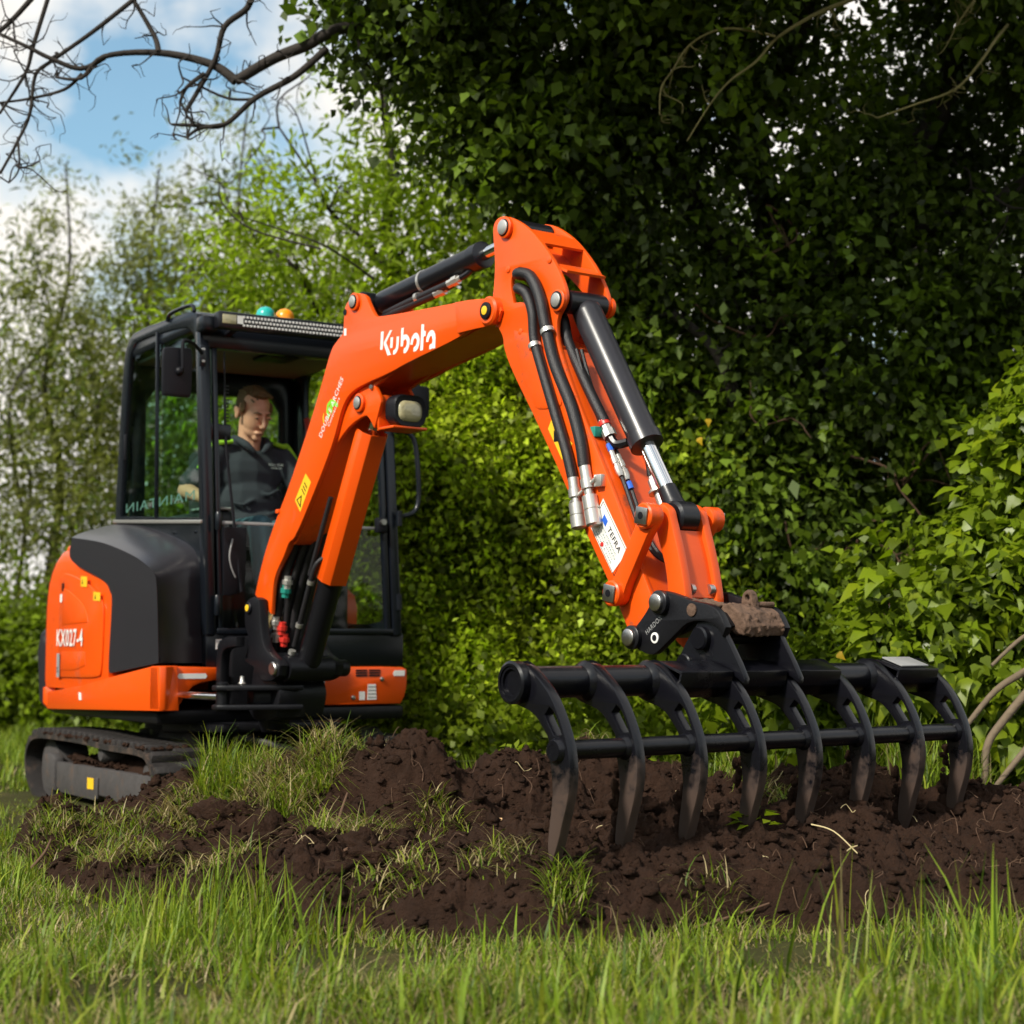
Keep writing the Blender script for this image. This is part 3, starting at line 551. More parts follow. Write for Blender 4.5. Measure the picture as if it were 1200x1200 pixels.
rbox('console_top', 'greytag', .07, .22, -.40, -.17, 1.52, 1.535, .006)
for k in range(5): rbox('console_slot', 'ink', .232, .236, -.30 + .028 * k, -.285 + .028 * k, 1.36, 1.45, .002)
for a, b in ((.15, -.33), (.88, -.40)):
    mb = MB(); mb.rings(H(a, b, 1.50), H(a, b, 1.56), [(0, .04), (.5, .03), (1, .014)], n=16); mb.tube([H(a, b, 1.55), H(a + .005, b + .01, 1.66)], .012, n=8, smooth=False); mb.ball(H(a + .005, b + .01, 1.69), (.02, .02, .04), fr=H); obj('joystick', mb, 'ink', cab)
for a in (.40, .48):
    mb = MB(); mb.tube([H(a, -.10, .9), H(a, -.12, 1.2), H(a, -.16, 1.42)], .009, n=8); mb.ball(H(a, -.16, 1.44), .022); obj('travel_lever', mb, 'ink', cab)
mb = MB(); mb.box(H, .055, .105, -.23, -.15, 1.48, 1.70); obj('phone_holder', mb, 'ink', cab, bevel=.008)
mb = MB(); mb.box(H, .02, .16, -.10, -.075, 1.865, 1.945); obj('wiper_motor', mb, 'cabgrey', cab, bevel=.008)
mb = MB(); mb.tube([H(.13, -.085, 1.9), H(.128, -.10, 2.2), H(.127, -.107, 2.32)], .007, .003, n=6); mb.tube([H(.13, -.085, 1.9), H(.137, -.05, 1.7), H(.18, .03, 1.1)], .008, n=6); obj('wiper', mb, 'ink', cab)
for k in range(11):
    mb = MB(); mb.box(H, .137, .15, -.10, -.09, 1.96 + .018 * k, 1.966 + .018 * k); obj('wiper_rib', mb, 'ink', cab, smooth=False)
plate('wiper_housing', [(.09, 1.08), (.09, 1.42), (.21, 1.42), (.21, 1.16), (.19, 1.11), (.15, 1.08)], .0, .03, 'ink', cab, fr=H, face='b', soft=1)
mb = MB(); mb.tube([H(.13, .03, 1.36), H(.11, .04, 1.28), H(.12, .04, 1.22), H(.145, .035, 1.17)], .004, n=6); obj('washer_pipe', mb, 'greytag', cab)
# light bar, lamps, mirrors and handles
mb = MB(); mb.bar(H(.03, .02, 2.452), H(.98, .02, 2.452), .07, .084); lb = obj('light_bar', mb, 'black', cab, bevel=.010)
for a in (.14, .86):
    mb = MB(); mb.bar(H(a, .0, 2.42), H(a, -.12, 2.40), .03, .02); obj('light_bar_bracket', mb, 'black', cab, bevel=.003)
ledme = None
for r in range(3):
    for k in range(42):
        a = .165 + k * .0192 + (.0096 if r % 2 else 0)
        if ledme is None:
            lm = MB(); lm.rings((0, 0, 0), (0, -.004, 0), [(0, .0072), (1, .006)], n=6); ledme = bpy.data.meshes.new('led_lens'); ledme.from_pydata(lm.v, [], lm.f); ledme.materials.append(M['led'])
        o = bpy.data.objects.new('led_lens', ledme); col.objects.link(o); o.parent = cab; o.location = H(a, .0555, 2.430 + r * .021) - LOC[EX]; o.rotation_euler = (0, 0, R(32))
mb = MB(); mb.box(H, .05, .125, .054, .057, 2.432, 2.478); obj('lamp_lens', mb, 'lens', cab, bevel=.004)
mb = MB(); mb.box(H, .13, .16, .054, .058, 2.436, 2.476); obj('white_sticker', mb, 'white', cab)
for a, mt in ((.437, 'teal'), (.547, 'amber')):
    mb = MB(); mb.rings(H(a, -.3, 2.55), H(a, -.3, 2.615), [(0, .05), (.35, .05), (.65, .044), (.88, .028), (1, .006)], n=20); obj('beacon', mb, mt, cab, angle=70)
mb = MB(); mb.tube([H(-.01, -.55, 2.53), H(-.01, -.5, 2.565), H(-.01, -.22, 2.56), H(-.01, -.17, 2.52)], .011, n=8); obj('roof_rail', mb, 'cabgrey', cab)
mb = MB(); mb.box(H, -.03, .05, -.10, .0, 2.40, 2.475); obj('roof_corner_bracket', mb, 'cabgrey', cab, bevel=.01)
plate('mirror', [(-.262, 2.04), (-.268, 2.06), (-.27, 2.26), (-.255, 2.279), (-.13, 2.283), (-.117, 2.265), (-.119, 2.06), (-.13, 2.04)], .08, .03, 'ink', cab, fr=H, face='b', bev=.008, soft=1)
plate('mirror_glass', [(-.258, 2.05), (-.26, 2.26), (-.13, 2.27), (-.127, 2.05)], .0635, .002, 'mirror', cab, fr=H, face='b', bev=0)
mb = MB(); mb.tube([H(-.185, .10, 2.166), H(-.177, .115, 2.18), H(-.177, .11, 2.29), H(-.160, .10, 2.315), H(-.10, .06, 2.31), H(-.01, -.06, 2.29)], .009, n=8); mb.ball(H(-.187, .10, 2.163), .022); obj('mirror_arm', mb, 'ink', cab)
mb = MB(); mb.box(H, -.02, .012, -.075, -.055, 2.225, 2.335); obj('mirror_bracket', mb, 'cabgrey', cab, bevel=.005)
for z in (2.25, 2.31):
    mb = MB(); mb.rings(H(-.004, -.055, z), H(-.004, -.045, z), [(0, .009), (1, .006)], n=10); obj('bolt', mb, 'steel', cab)
mb = MB(); mb.tube([H(1.075, -.04, 1.966), H(1.14, -.02, 1.962), H(1.18, -.01, 1.90), H(1.195, 0, 1.72), H(1.195, 0, 1.60), H(1.165, 0, 1.535), H(1.08, 0, 1.508)], .014, n=10); obj('grab_handle', mb, 'cabgrey', cab)
plate('mirror', [(1.13, 2.06), (1.125, 2.20), (1.15, 2.215), (1.235, 2.21), (1.245, 2.19), (1.24, 2.05), (1.2, 2.03)], .02, .03, 'ink', cab, fr=H, face='b', bev=.008, soft=1)
mb = MB(); mb.tube([H(1.07, -.09, 2.25), H(1.18, -.02, 2.28), H(1.19, .0, 2.2)], .009, n=8); obj('mirror_arm', mb, 'ink', cab)
for z in (1.5, 1.06):
    mb = MB(); mb.rings(H(1.07, .02, z - .04), H(1.07, .02, z + .04), [(0, .018), (1, .018)], n=12); obj('door_hinge', mb, 'cabgrey', cab)
mb = MB(); mb.box(H, .94, 1.0, -.02, .03, 1.42, 1.5); obj('door_catch', mb, 'ink', cab, bevel=.01)
mb = MB(); mb.rings(H(.965, .03, 1.475), H(.965, .05, 1.475), [(0, .016), (1, .016)], n=12); obj('catch_button', mb, 'steel', cab)
for z, zz in ((1.40, 1.49), (.98, 1.08)):
    mb = MB(); mb.rings(H(.048, .045, z), H(.048, .045, zz), [(0, .014), (.1, .018), (.9, .018), (1, .014)], n=12); obj('pillar_hinge', mb, 'cabgrey', cab)
for k in range(4):
    mb = MB(); mb.rings(H(-.006, -.12 - k * .3, 1.40 + k * .012), H(-.014, -.12 - k * .3, 1.40 + k * .012), [(0, .010), (1, .006)], n=10); obj('bolt', mb, 'cabgrey', cab)
text('window_lettering', 'MAINTAIN', H(.010, -1.2, 1.565), H.B, H.Z, .05, 1.02, 'inkgreen', cab, mirror=True)
decal('white_sticker', [H(a, .0215, z) for a, z in ((.05, .815), (.095, .815), (.095, .865), (.05, .865))], 'white', cab, H.B * .001)

# ---- swing bracket and swing cylinder
bk = plate('swing_bracket', EAR, -.15, .05, 'cast', EX, bev=.008, soft=2)
plate('bracket_ear', EAR, .15, .05, 'cast', bk, bev=.008, soft=2)
plate('bracket_body', [(-.05, .70), (-.03, .78), (.10, .80), (.14, .70), (.20, .66), (.22, .60), (.18, .50), (-.02, .47), (-.08, .52)], 0, .26, 'cast', bk, bev=.012, soft=1)
mb = MB(); mb.rings(B(0, -.06, .42), B(0, -.06, .82), [(0, .06), (.1, .075), (.9, .075), (1, .06)], n=24); obj('swing_post', mb, 'cast', bk)
for z0, z1 in ((.625, .65), (.535, .56)):
    mb = MB(); mb.prism([B(a, b, z0) for a, b in ((-.10, -.02), (-.34, -.01), (-.385, .03), (-.385, .08), (-.35, .11), (-.10, .22), (-.02, .25), (0, 0))], H.Z * (z1 - z0)); obj('bracket_lug', mb, 'cast', bk, bevel=.006)
mb = MB(); mb.hexa([B(-.20, .03, .56), B(-.20, .10, .56), B(-.05, .17, .56), B(-.05, .03, .56), B(-.20, .03, .626), B(-.20, .10, .626), B(-.05, .17, .626), B(-.05, .03, .626)]); obj('bracket_web', mb, 'cast', bk, bevel=.006)
mb = MB(); mb.rings(B(-.34, .05, .53), B(-.34, .05, .665), [(0, .03), (.95, .03), (1, .02)], n=16); obj('swing_pin', mb, 'cast', bk)
mb = MB(); mb.rings(B(-.22, .02, .655), B(-.22, .02, .69), [(0, .02), (.3, .012), (1, .010)], n=10); obj('grease_nipple', mb, 'zinc', bk)
mb = MB(); mb.cyl(B(-.34, .05, .595), H(-.2, .06, .60), .018, n=16); obj('swing_rod', mb, 'chrome', EX)
mb = MB(); mb.rings(H(-.17, .075, .60), H(-.45 + .2, .0, .60), [(0, .035), (.2, .045), (.25, .05), (1, .05)], n=20); obj('swing_cylinder', mb, 'black', EX)
pin('foot_pin', B, -.165, 0.0, 1.012, .028, .022, 'ink', bk); pin('pin_cap', B, -.187, 0.0, 1.012, .016, .004, 'yellow', bk)
pin('cylinder_pin', B, -.17, .243, .727, .032, .02, 'steel', bk); pin('cylinder_pin', B, .17, .243, .727, .04, .05, 'cast', bk, 1)
plate('hose_arch', [(-.20, .62), (-.20, .82), (-.16, .87), (.0, .875), (.0, .83), (-.12, .82), (-.15, .78), (-.15, .62)], -.22, .05, 'cast', bk, bev=.008, soft=1)

# ---- boom
boom = plate('boom', BOOM, -.11, .022, 'orange', EX, bev=.004, soft=2)
plate('boom_far_plate', BOOM, .11, .022, 'orange', boom, bev=.004, soft=2)
def web(name, pts, aw, m, par, th=.010, bev=0, soft=True):
    P = [np.array([*p, 0]) for p in pts]; P = smoothpath(P, 5) if soft else P; P = np.array(P)[:, :2]
    T = np.gradient(P, axis=0); T /= np.linalg.norm(T, axis=1)[:, None]; Nn = np.stack([-T[:, 1], T[:, 0]], 1) * th / 2
    rings = [[B(-aw, *(p + n_)), B(aw, *(p + n_)), B(aw, *(p - n_)), B(-aw, *(p - n_))] for p, n_ in zip(P, Nn)]
    mb = MB(); mb.loft(rings); return obj(name, mb, m, par)
inset = .012
web('boom_back_web', [BOOM[i] for i in (1, 2, 3, 4, 5, 6, 7, 8)] + [(.70, 2.20), (.80, 2.235), (1.025, 2.252), (1.3, 2.24), (1.611, 2.222), (1.80, 2.205)], .0985, 'orange', boom)
web('boom_belly_web', [(1.80, 2.115), (1.70, 2.105), (1.618, 2.09), (1.227, 2.036), (1.0, 2.0), (.89, 1.985)], .0985, 'orange', boom)
web('boom_front_web', [(.89, 1.985), (.79, 1.955), (.735, 1.90), (.695, 1.82), (.645, 1.745), (.522, 1.58), (.316, 1.33), (.25, 1.32)], .0985, 'orange', boom)
web('boom_front_web', [(.25, 1.32), (.20, 1.255), (.135, 1.19)], .0985, 'orange', boom)
for s in (-1, 1):
    plate('boom_lug', LUG + [(.75, 2.0), (1.0, 2.03)], s * .088, .02, 'orange', boom, bev=.004, soft=1)
    plate('boom_end_cheek', [BOOM[19]] + [(1.70, 2.226), (1.833, 2.212), (1.905, 2.185), (1.925, 2.148), (1.905, 2.108), (1.844, 2.098), (1.747, 2.10), (1.63, 2.10)], s * .126, .014, 'orange', boom, bev=.004, soft=1)
    pin('pivot_boss', B, s * .11, 1.859, 2.155, .058, .045, 'orange', boom, s); pin('pivot_pin', B, s * .153, 1.859, 2.155, .034, .012, 'ink', boom, s)
    pin('cylinder_boss', B, s * .118, .839, 2.358, .040, .018, 'orange', boom, s); pin('cylinder_pin', B, s * .134, .839, 2.358, .026, .010, 'zinc', boom, s)
    for b_, z_, a_ in ((.839, 2.358, .129), (.85, 1.906, .108)): pin('pin_washer', B, s * a_, b_, z_, .031, .012, 'ink', boom, s)
    pin('lug_boss', B, s * .095, .85, 1.906, .042, .02, 'orange', boom, s); pin('lug_pin', B, s * .113, .85, 1.906, .026, .010, 'zinc', boom, s)
pin('pin_cap', B, -.164, 1.859, 2.155, .018, .004, 'yellow', boom)
pin('bolt', B, -.095, .945, 1.965, .012, .014, 'steel', boom)
mb = MB(); mb.rings(B(-.122, .752, 2.325), B(-.1235, .752, 2.325), [(0, .014), (1, .014)], n=14); obj('lifting_hole', mb, 'ink', boom)
for nm in ('K0', 'K1', 'u0', 'u1', 'b0', 'o0', 't0', 'a0'):
    decal('logo_letter', [B(-.1215, b, z) for b, z in globals()['LOGO_' + nm]], 'white', boom, -B.A * .0012)
d0 = np.array(DBL[0]); d1 = np.array(DBL[2]); dv = (d1 - d0) / np.linalg.norm(d1 - d0); nv = np.array([-dv[1], dv[0]])
XD = dv[0] * B.B + dv[1] * B.Z; YD = nv[0] * B.B + nv[1] * B.Z
bp = lambda s, t, a=-.1215: B(a, *(d0 + dv * s - nv * .028 + nv * t))
for s0, s1, t0, t1 in ((.115, .215, .026, .041),):
    arc = [(.10, .0), (.115, .038), (.15, .055), (.185, .038), (.20, -.005), (.18, -.005), (.17, .026), (.15, .036), (.13, .026), (.12, 0)]
    decal('logo_arch', [bp(s, t) for s, t in arc], 'green', boom, -B.A * .001)
    decal('logo_arch', [bp(s + .045, t - .025) for s, t in [(.085, .02), (.095, .05), (.115, .055), (.14, .045), (.155, .0), (.14, -.01), (.13, .02), (.115, .032), (.105, .02)]], 'green', boom, -B.A * .0008)
    decal('logo_arch', [bp(s, t) for s, t in [(.06, .025), (.08, .05), (.10, .055), (.10, .05), (.085, .042), (.068, .025)]], 'yellow', boom, -B.A * .001)
text('company_lettering', 'DOUBLE ARCHES', bp(0, 0, -.1232), XD, YD, .028, .31, 'white', boom, bold=.006)
text('company_lettering', 'Contractors', bp(.075, -.026, -.1232), XD, YD, .018, .15, 'white', boom, bold=.004)
decal('warning_sticker', [B(-.1215, b, z) for b, z in WARN1], 'yellow', boom, -B.A * .001)
w0 = np.array(WARN1[3]); we = np.array(WARN1[2]) - w0; wn = np.array(WARN1[0]) - w0
wp = lambda s, t: B(-.123, *(w0 + we * s + wn * t))
tri = [wp(.12, .08), wp(.88, .10), wp(.5, .42)]; decal('warning_symbol', tri, 'ink', boom, -B.A * .0006)
decal('warning_symbol', [B(-.1238, *(w0 + we * s + wn * t)) for s, t in ((.28, .14), (.72, .15), (.5, .33))], 'yellow', boom, -B.A * .0005)
for k in range(3): decal('warning_print', [wp(.25, .52 + .12 * k), wp(.75, .52 + .12 * k), wp(.75, .56 + .12 * k), wp(.25, .56 + .12 * k)], 'ink', boom, -B.A * .0006)
decal('white_sticker', [B(-.1215, b, z) for b, z in ((.745, 2.252), (.765, 2.25), (.765, 2.218), (.745, 2.22))], 'white', boom, -B.A * .001)
# stop tab on the back edge
mb = MB(); mb.box(B, -.13, -.10, .155, .185, 1.455, 1.475); obj('hose_tab', mb, 'orange', boom, bevel=.004)
# work light under the boom
mb = MB(); mb.box(B, -.09, .09, .97, .985, 1.77, 1.93); mb.box(B, -.09, .09, .97, 1.10, 1.772, 1.784); obj('lamp_bracket', mb, 'orange', boom, bevel=.004)
mb = MB()
def rr(b, w_, h_, zc, n=5, r=.045):
    P = []
    for cx, cz, a0 in ((w_ - r, h_ - r, 0), (-w_ + r, h_ - r, 90), (-w_ + r, -h_ + r, 180), (w_ - r, -h_ + r, 270)):
        for k in range(n + 1): P.append(B(cx + r * math.cos(R(a0 + 90 * k / n)), b, zc + cz + r * math.sin(R(a0 + 90 * k / n))))
    return P
mb.loft([rr(.985, .05, .045, 1.86, r=.03), rr(1.02, .078, .066, 1.858), rr(1.09, .084, .070, 1.852), rr(1.10, .080, .066, 1.852), rr(1.095, .066, .052, 1.850)]); obj('work_lamp', mb, 'ink', boom, angle=30)
mb = MB(); mb.loft([rr(1.088, .064, .048, 1.85, r=.035), rr(1.100, .060, .044, 1.85, r=.035), rr(1.106, .045, .03, 1.85, r=.025)]); obj('lamp_lens', mb, 'lens', boom, angle=60)

# ---- cylinders
def axis_pts(p, q): p = np.array(p); q = np.array(q); d = (q - p) / np.linalg.norm(q - p); return p, q, d, np.array([-d[1], d[0]])
def cylinder(name, p, q, split, rb, rr_, par=EX, a=0, gland=.06, mt='black'):
    p, q, d, nrm = axis_pts(p, q); s = p + d * split
    mb = MB(); L = split; g = gland / L
    mb.rings(B(a, *p), B(a, *s), [(0, rb * .55), (.05, rb * .98), (.08, rb), (1 - g, rb), (1 - g + .001, rb * 1.10), (.995, rb * 1.10), (1, rb * .9)], n=32); o = obj(name, mb, mt, par)
    mb = MB(); mb.cyl(B(a, *(s - d * .02)), B(a, *(q - d * .02)), rr_, n=24); obj('piston_rod', mb, 'chrome', o)
    return o, d, nrm
ac, d, nr = cylinder('arm_cylinder', (.839, 2.358), (1.941, 2.477), .80, .052, .026)
p0 = np.array((.839, 2.358))
mb = MB(); mb.rings(B(-.09, .839, 2.358), B(.09, .839, 2.358), [(0, .05), (1, .05)], n=20); obj('cylinder_eye', mb, 'black', ac)
for off, s0, s1 in ((-.078, .12, .60), (-.095, .02, .50)):
    mb = MB(); q0 = p0 + d * s0 + nr * off; q1 = p0 + d * s1 + nr * off
    mb.tube([B(-.045, *q0), B(-.05, *(q0 * .6 + q1 * .4)), B(-.045, *q1)], .017, n=10); obj('cylinder_hose', mb, 'hose', ac)
    mb = MB(); mb.rings(B(-.045, *q1), B(-.03, *(q1 + d * .07 + nr * .01)), [(0, .018), (.4, .018), (.41, .022), (.8, .022), (.81, .014), (1, .014)], n=8); obj('hose_fitting', mb, 'zinc', ac)
    mb = MB(); q2 = q1 + d * .07 + nr * .01; mb.tube([B(-.03, *q2), B(-.015, *(q2 + d * .04 + nr * .015)), B(0, *(q2 + d * .06 + nr * .05))], .013, n=8); obj('cylinder_port', mb, 'black', ac)
mb = MB(); q = p0 + d * .38; mb.rings(B(0, *(q - d * .008)), B(0, *(q + d * .008)), [(0, .055), (1, .055)], n=24); obj('hose_clamp', mb, 'zinc', ac)
mb = MB(); q = p0 + d * .38 + nr * -.075; mb.rings(B(-.05, *(q - d * .01)), B(-.05, *(q + d * .01)), [(0, .022), (1, .022)], n=14); obj('hose_clamp', mb, 'zinc', ac)
mb = MB(); mb.rings(B(-.09, 1.941, 2.477), B(.09, 1.941, 2.477), [(0, .04), (1, .04)], n=20); obj('rod_eye', mb, 'black', ac)

bc, d, nr = cylinder('boom_cylinder', (.243, .727), (.85, 1.906), .60, .056, .028, mt='cast')
nr = -nr   # towards the front of the machine
mb = MB(); mb.rings(B(-.12, .243, .727), B(.12, .243, .727), [(0, .06), (1, .06)], n=24); obj('cylinder_eye', mb, 'cast', bc)
q0 = np.array((.243, .727))
sect = [(-.068, -.028), (-.068, .030), (-.042, .066), (.042, .066), (.068, .030), (.068, -.028), (.062, -.028), (.062, .027), (.039, .060), (-.039, .060), (-.062, .027), (-.062, -.028)]
mb = MB(); mb.loft([[B(a, *(q0 + d * t + nr * n_)) for a, n_ in sect] for t in (.46, 1.20)]); obj('rod_guard', mb, 'orange', bc, bevel=.002)
mb = MB(); mb.tube([B(-.08, *(q0 + d * .10 + nr * -.03)), B(-.085, *(q0 + d * .3 + nr * -.03)), B(-.085, *(q0 + d * .5 + nr * -.03)), B(-.06, *(q0 + d * .56 - nr * .02))], .013, n=10); obj('cylinder_hose', mb, 'hose', bc)
mb = MB(); mb.tube([B(-.09, *(q0 + d * .46 - nr * .045)), B(-.09, *(q0 + d * .85 - nr * .045))], .012, n=8); obj('cylinder_pipe', mb, 'hose', bc)
for t in (.06, .20, .42):
    mb = MB(); mb.rings(B(-.085, *(q0 + d * t - nr * .03)), B(-.085, *(q0 + d * (t + .02) - nr * .03)), [(0, .017), (1, .017)], n=12); obj('hose_clamp', mb, 'zinc', bc)
# bundle of hoses running up inside the boom
for k, (a, bb) in enumerate(((-.065, .10), (-.03, .13), (.005, .15), (.04, .17), (.07, .14))):
    mb = MB(); mb.tube([B(a * .7, -.02 + .02 * k, .70), B(a, bb * .55, .85), B(a, bb * .8, 1.0), B(a, bb + .05, 1.17), B(a * .9, bb + .14, 1.32), B(a * .8, bb + .2, 1.45)], .021 - .002 * (k % 2), n=12); obj('boom_hose', mb, 'hose', EX)
for a, b, z, mt in ((-.075, .085, .94, 'zinc'), (-.05, .105, .915, 'redpl'), (-.06, .07, .88, 'zinc'), (-.035, .10, .86, 'redpl'), (-.06, .17, 1.13, 'zinc'), (-.062, .158, 1.09, 'tealclip')):
    mb = MB(); mb.rings(B(a - .01, b, z - .03), B(a - .01, b + .01, z + .03), [(0, .018), (.35, .018), (.36, .025), (.7, .025), (.71, .018), (1, .018)], n=8); obj('hose_fitting', mb, mt, EX)

# ---- arm
arm = plate('arm', ARM, -.105, .02, 'orange_worn', EX, holes=[ARMHOLE], bev=.004, soft=2)
plate('arm_far_plate', ARM, .105, .02, 'orange_worn', arm, holes=[ARMHOLE], bev=.004, soft=2)
web('arm_front_web', [(2.255, 1.95), (2.280, 1.895), (2.345, 1.766), (2.427, 1.62), (2.536, 1.44), (2.642, 1.24), (2.717, 1.095), (2.78, .97)], .0955, 'orange_worn', arm)
web('arm_back_web', [(1.93, 2.01), (1.975, 1.915), (2.108, 1.728), (2.243, 1.532), (2.417, 1.265), (2.573, 1.035), (2.655, .90)], .0955, 'orange_worn', arm)
web('arm_top_web', [(2.04, 2.455), (2.10, 2.425), (2.155, 2.375)], .0955, 'orange_worn', arm, soft=False)
web('arm_inner_web', [(1.92, 2.44), (2.05, 2.36), (2.12, 2.30)], .0955, 'orange_worn', arm, soft=False)
web('arm_cross_web', [(2.20, 2.29), (2.29, 2.245)], .0955, 'orange_worn', arm, soft=False)
web('arm_cross_web', [(1.93, 2.02), (2.08, 2.03), (2.255, 1.96)], .0955, 'orange_worn', arm, soft=False)
plate('arm_stiffener', ARMPANEL, -.1165, .005, 'orange_worn', arm, bev=.002, soft=1)
for s in (-1, 1):
    pin('pin_boss', B, s * .113, 1.941, 2.477, .042, .02, 'orange_worn', arm, s); pin('top_pin', B, s * .131, 1.941, 2.477, .03, .012, 'zinc', arm, s)
    for b_, z_ in ((1.941, 2.477), (2.271, 2.134)): pin('pin_washer', B, s * .126, b_, z_, .034, .012, 'ink', arm, s)
    pin('pin_boss', B, s * .113, 2.271, 2.134, .042, .02, 'orange_worn', arm, s); pin('cylinder_pin', B, s * .131, 2.271, 2.134, .027, .010, 'zinc', arm, s)
for b, z in ((1.95, 2.31), (2.21, 2.30), (2.03, 2.05)):
    pin('plug', B, -.114, b, z, .013, .006, 'orange_worn', arm)
decal('rating_plate', [B(-.1155, b, z) for b, z in TEFRA], 'white', arm, -B.A * .0015)
te = np.array(TEFRA); ex = te[1] - te[0]; ey = te[3] - te[0]; tp = lambda s, t, a=-.1172: B(a, *(te[0] + ex * s + ey * t))
for s0, t0, s1, t1 in ((.03, .04, .97, .055), (.03, .945, .97, .96), (.03, .04, .04, .96), (.96, .04, .97, .96)):
    decal('plate_border', [tp(s0, t0), tp(s1, t0), tp(s1, t1), tp(s0, t1)], 'ink', arm, -B.A * .0005)
EXD = ex[0] * B.B + ex[1] * B.Z; EYD = -(ey[0] * B.B + ey[1] * B.Z); exl = np.linalg.norm(ex); eyl = np.linalg.norm(ey)
text('plate_lettering', 'TEFRA', tp(.38, .40), EXD, EYD, eyl * .17, exl * .46, 'ink', arm, bold=.02)
decal('plate_logo', [tp(.18, .22), tp(.32, .22), tp(.32, .42), tp(.18, .42)], 'bluepl', arm, -B.A * .0005)
for k, (sv, tx) in enumerate(((.22, 'FIRST HYDRAULIC'), (.20, 'LOCKING'), (.18, 'QUICK HITCH'), (.16, 'SERVICE LINE'))):
    text('plate_print', tx, tp(sv, .56 + .11 * k), EXD, EYD, eyl * .06, exl * (.58 if k % 2 == 0 else .62), 'inkgreen', arm, bold=.008)
mb = MB(); q = tp(.42, .86); mb.rings(q, q - B.A * .0008, [(0, .009), (1, .009)], n=12); obj('plate_dot', mb, 'redpl', arm)
w0 = np.array(WARN2[0]); decal('warning_sticker', [B(-.1155, b, z) for b, z in WARN2], 'yellow', arm, -B.A * .0012)
decal('warning_symbol', [B(-.1172, b, z) for b, z in ((2.235, 1.645), (2.285, 1.60), (2.235, 1.60))], 'ink', arm, -B.A * .0005)

# hoses on the near face of the arm
def hosepath(name, pts, a, r, par, pre=(), post=()):
    mb = MB(); mb.tube(list(pre) + [B(a, *p) for p in pts] + list(post), r, n=12); return obj(name, mb, 'hose', par)
hosepath('arm_hose', HOSE1, -.138, .021, arm, pre=[B(.0, 1.99, 2.16), B(-.07, 2.01, 2.215)]); hosepath('arm_hose', HOSE2, -.140, .023, arm, pre=[B(.02, 2.0, 2.2), B(-.06, 2.02, 2.27)])
for P, dx in ((COUP1, 0), (COUP2, .0)):
    mb = MB(); mb.rings(B(-.138, *P[0]), B(-.138, *P[2]), [(0, .021), (.22, .021), (.221, .025), (.38, .025), (.381, .017), (.5, .017), (.501, .029), (.72, .029), (.721, .026), (.74, .026), (.741, .030), (.97, .030), (1, .022)], n=16); obj('hose_coupling', mb, 'zinc', arm)
mb = MB(); mb.hexa([B(-.145, 2.355, 1.355), B(-.125, 2.355, 1.355), B(-.125, 2.50, 1.43), B(-.145, 2.50, 1.43), B(-.145, 2.36, 1.367), B(-.125, 2.36, 1.367), B(-.125, 2.505, 1.447), B(-.145, 2.505, 1.447)]); mb.box(B, -.138, -.114, 2.49, 2.53, 1.41, 1.455); obj('coupling_bracket', mb, 'zinc', arm, bevel=.003)
for (b, z), r in (((2.148, 1.975), .026), ((2.225, 2.02), .028)):
    mb = MB(); mb.rings(B(-.139, b - .004, z + .008), B(-.139, b + .004, z - .008), [(0, r), (1, r)], n=16); obj('hose_clamp', mb, 'zinc', arm)
hosepath('bucket_hose', HOSE3, -.055, .021, arm, pre=[B(-.05, 2.16, 2.16)])
mb = MB(); mb.rings(B(-.055, 2.45, 1.663), B(-.055, 2.49, 1.598), [(0, .022), (.25, .022), (.26, .019), (.6, .019), (.61, .026), (1, .026)], n=8); obj('hose_fitting', mb, 'zinc', arm)
mb = MB(); mb.tube([B(-.055, 2.49, 1.598), B(-.05, 2.515, 1.57), B(-.03, 2.555, 1.575)], .017, n=8); obj('hose_elbow', mb, 'black', arm)
mb = MB(); mb.rings(B(-.055, 2.452, 1.66), B(-.055, 2.462, 1.643), [(0, .0225), (1, .0225)], n=12); obj('red_band', mb, 'redpl', arm)
mb = MB(); mb.box(B, -.10, -.06, 2.42, 2.455, 1.60, 1.64); obj('pipe_clip', mb, 'tealclip', arm, bevel=.004)
for k, a in enumerate((-.06, -.035)):
    mb = MB(); mb.tube([B(a, 2.30, 1.95), B(a, 2.36, 1.80), B(a, 2.435, 1.66), B(a, 2.50, 1.545), B(a, 2.57, 1.42), B(a, 2.68, 1.21), B(a + .03, 2.76, 1.13), B(a + .1, 2.80, 1.14)], .0075, n=6); obj('control_pipe', mb, 'hose', arm)
    P0 = np.array((2.50 + .004, 1.545)); dd = np.array((.07, -.125)); dd /= np.linalg.norm(dd); s0 = .0 + .015 * k
    mb = MB(); mb.rings(B(a - .004, *(P0 + dd * s0)), B(a - .004, *(P0 + dd * (s0 + .11))), [(0, .010), (.25, .010), (.26, .013), (.5, .013), (.51, .010), (.6, .010), (.61, .014), (.85, .014), (1, .009)], n=8); obj('pipe_union', mb, 'zinc', arm)
    mb = MB(); mb.rings(B(a - .004, *(P0 + dd * (s0 - .03 + .15 * k))), B(a - .004, *(P0 + dd * (s0 + .15 * k))), [(0, .0115), (1, .0115)], n=8); obj('pipe_band', mb, 'bluepl' if k == 0 else 'bluepl', arm)
mb = MB(); mb.rings(B(.03, 2.615, 1.46), B(.03, 2.645, 1.40), [(0, .016), (.4, .016), (.41, .022), (1, .022)], n=8); mb.rings(B(.03, 2.648, 1.395), B(.03, 2.652, 1.387), [(0, .035), (1, .035)], n=12); mb.rings(B(.03, 2.652, 1.387), B(.03, 2.68, 1.33), [(0, .018), (1, .018)], n=10); obj('hose_coupling', mb, 'zinc', arm)
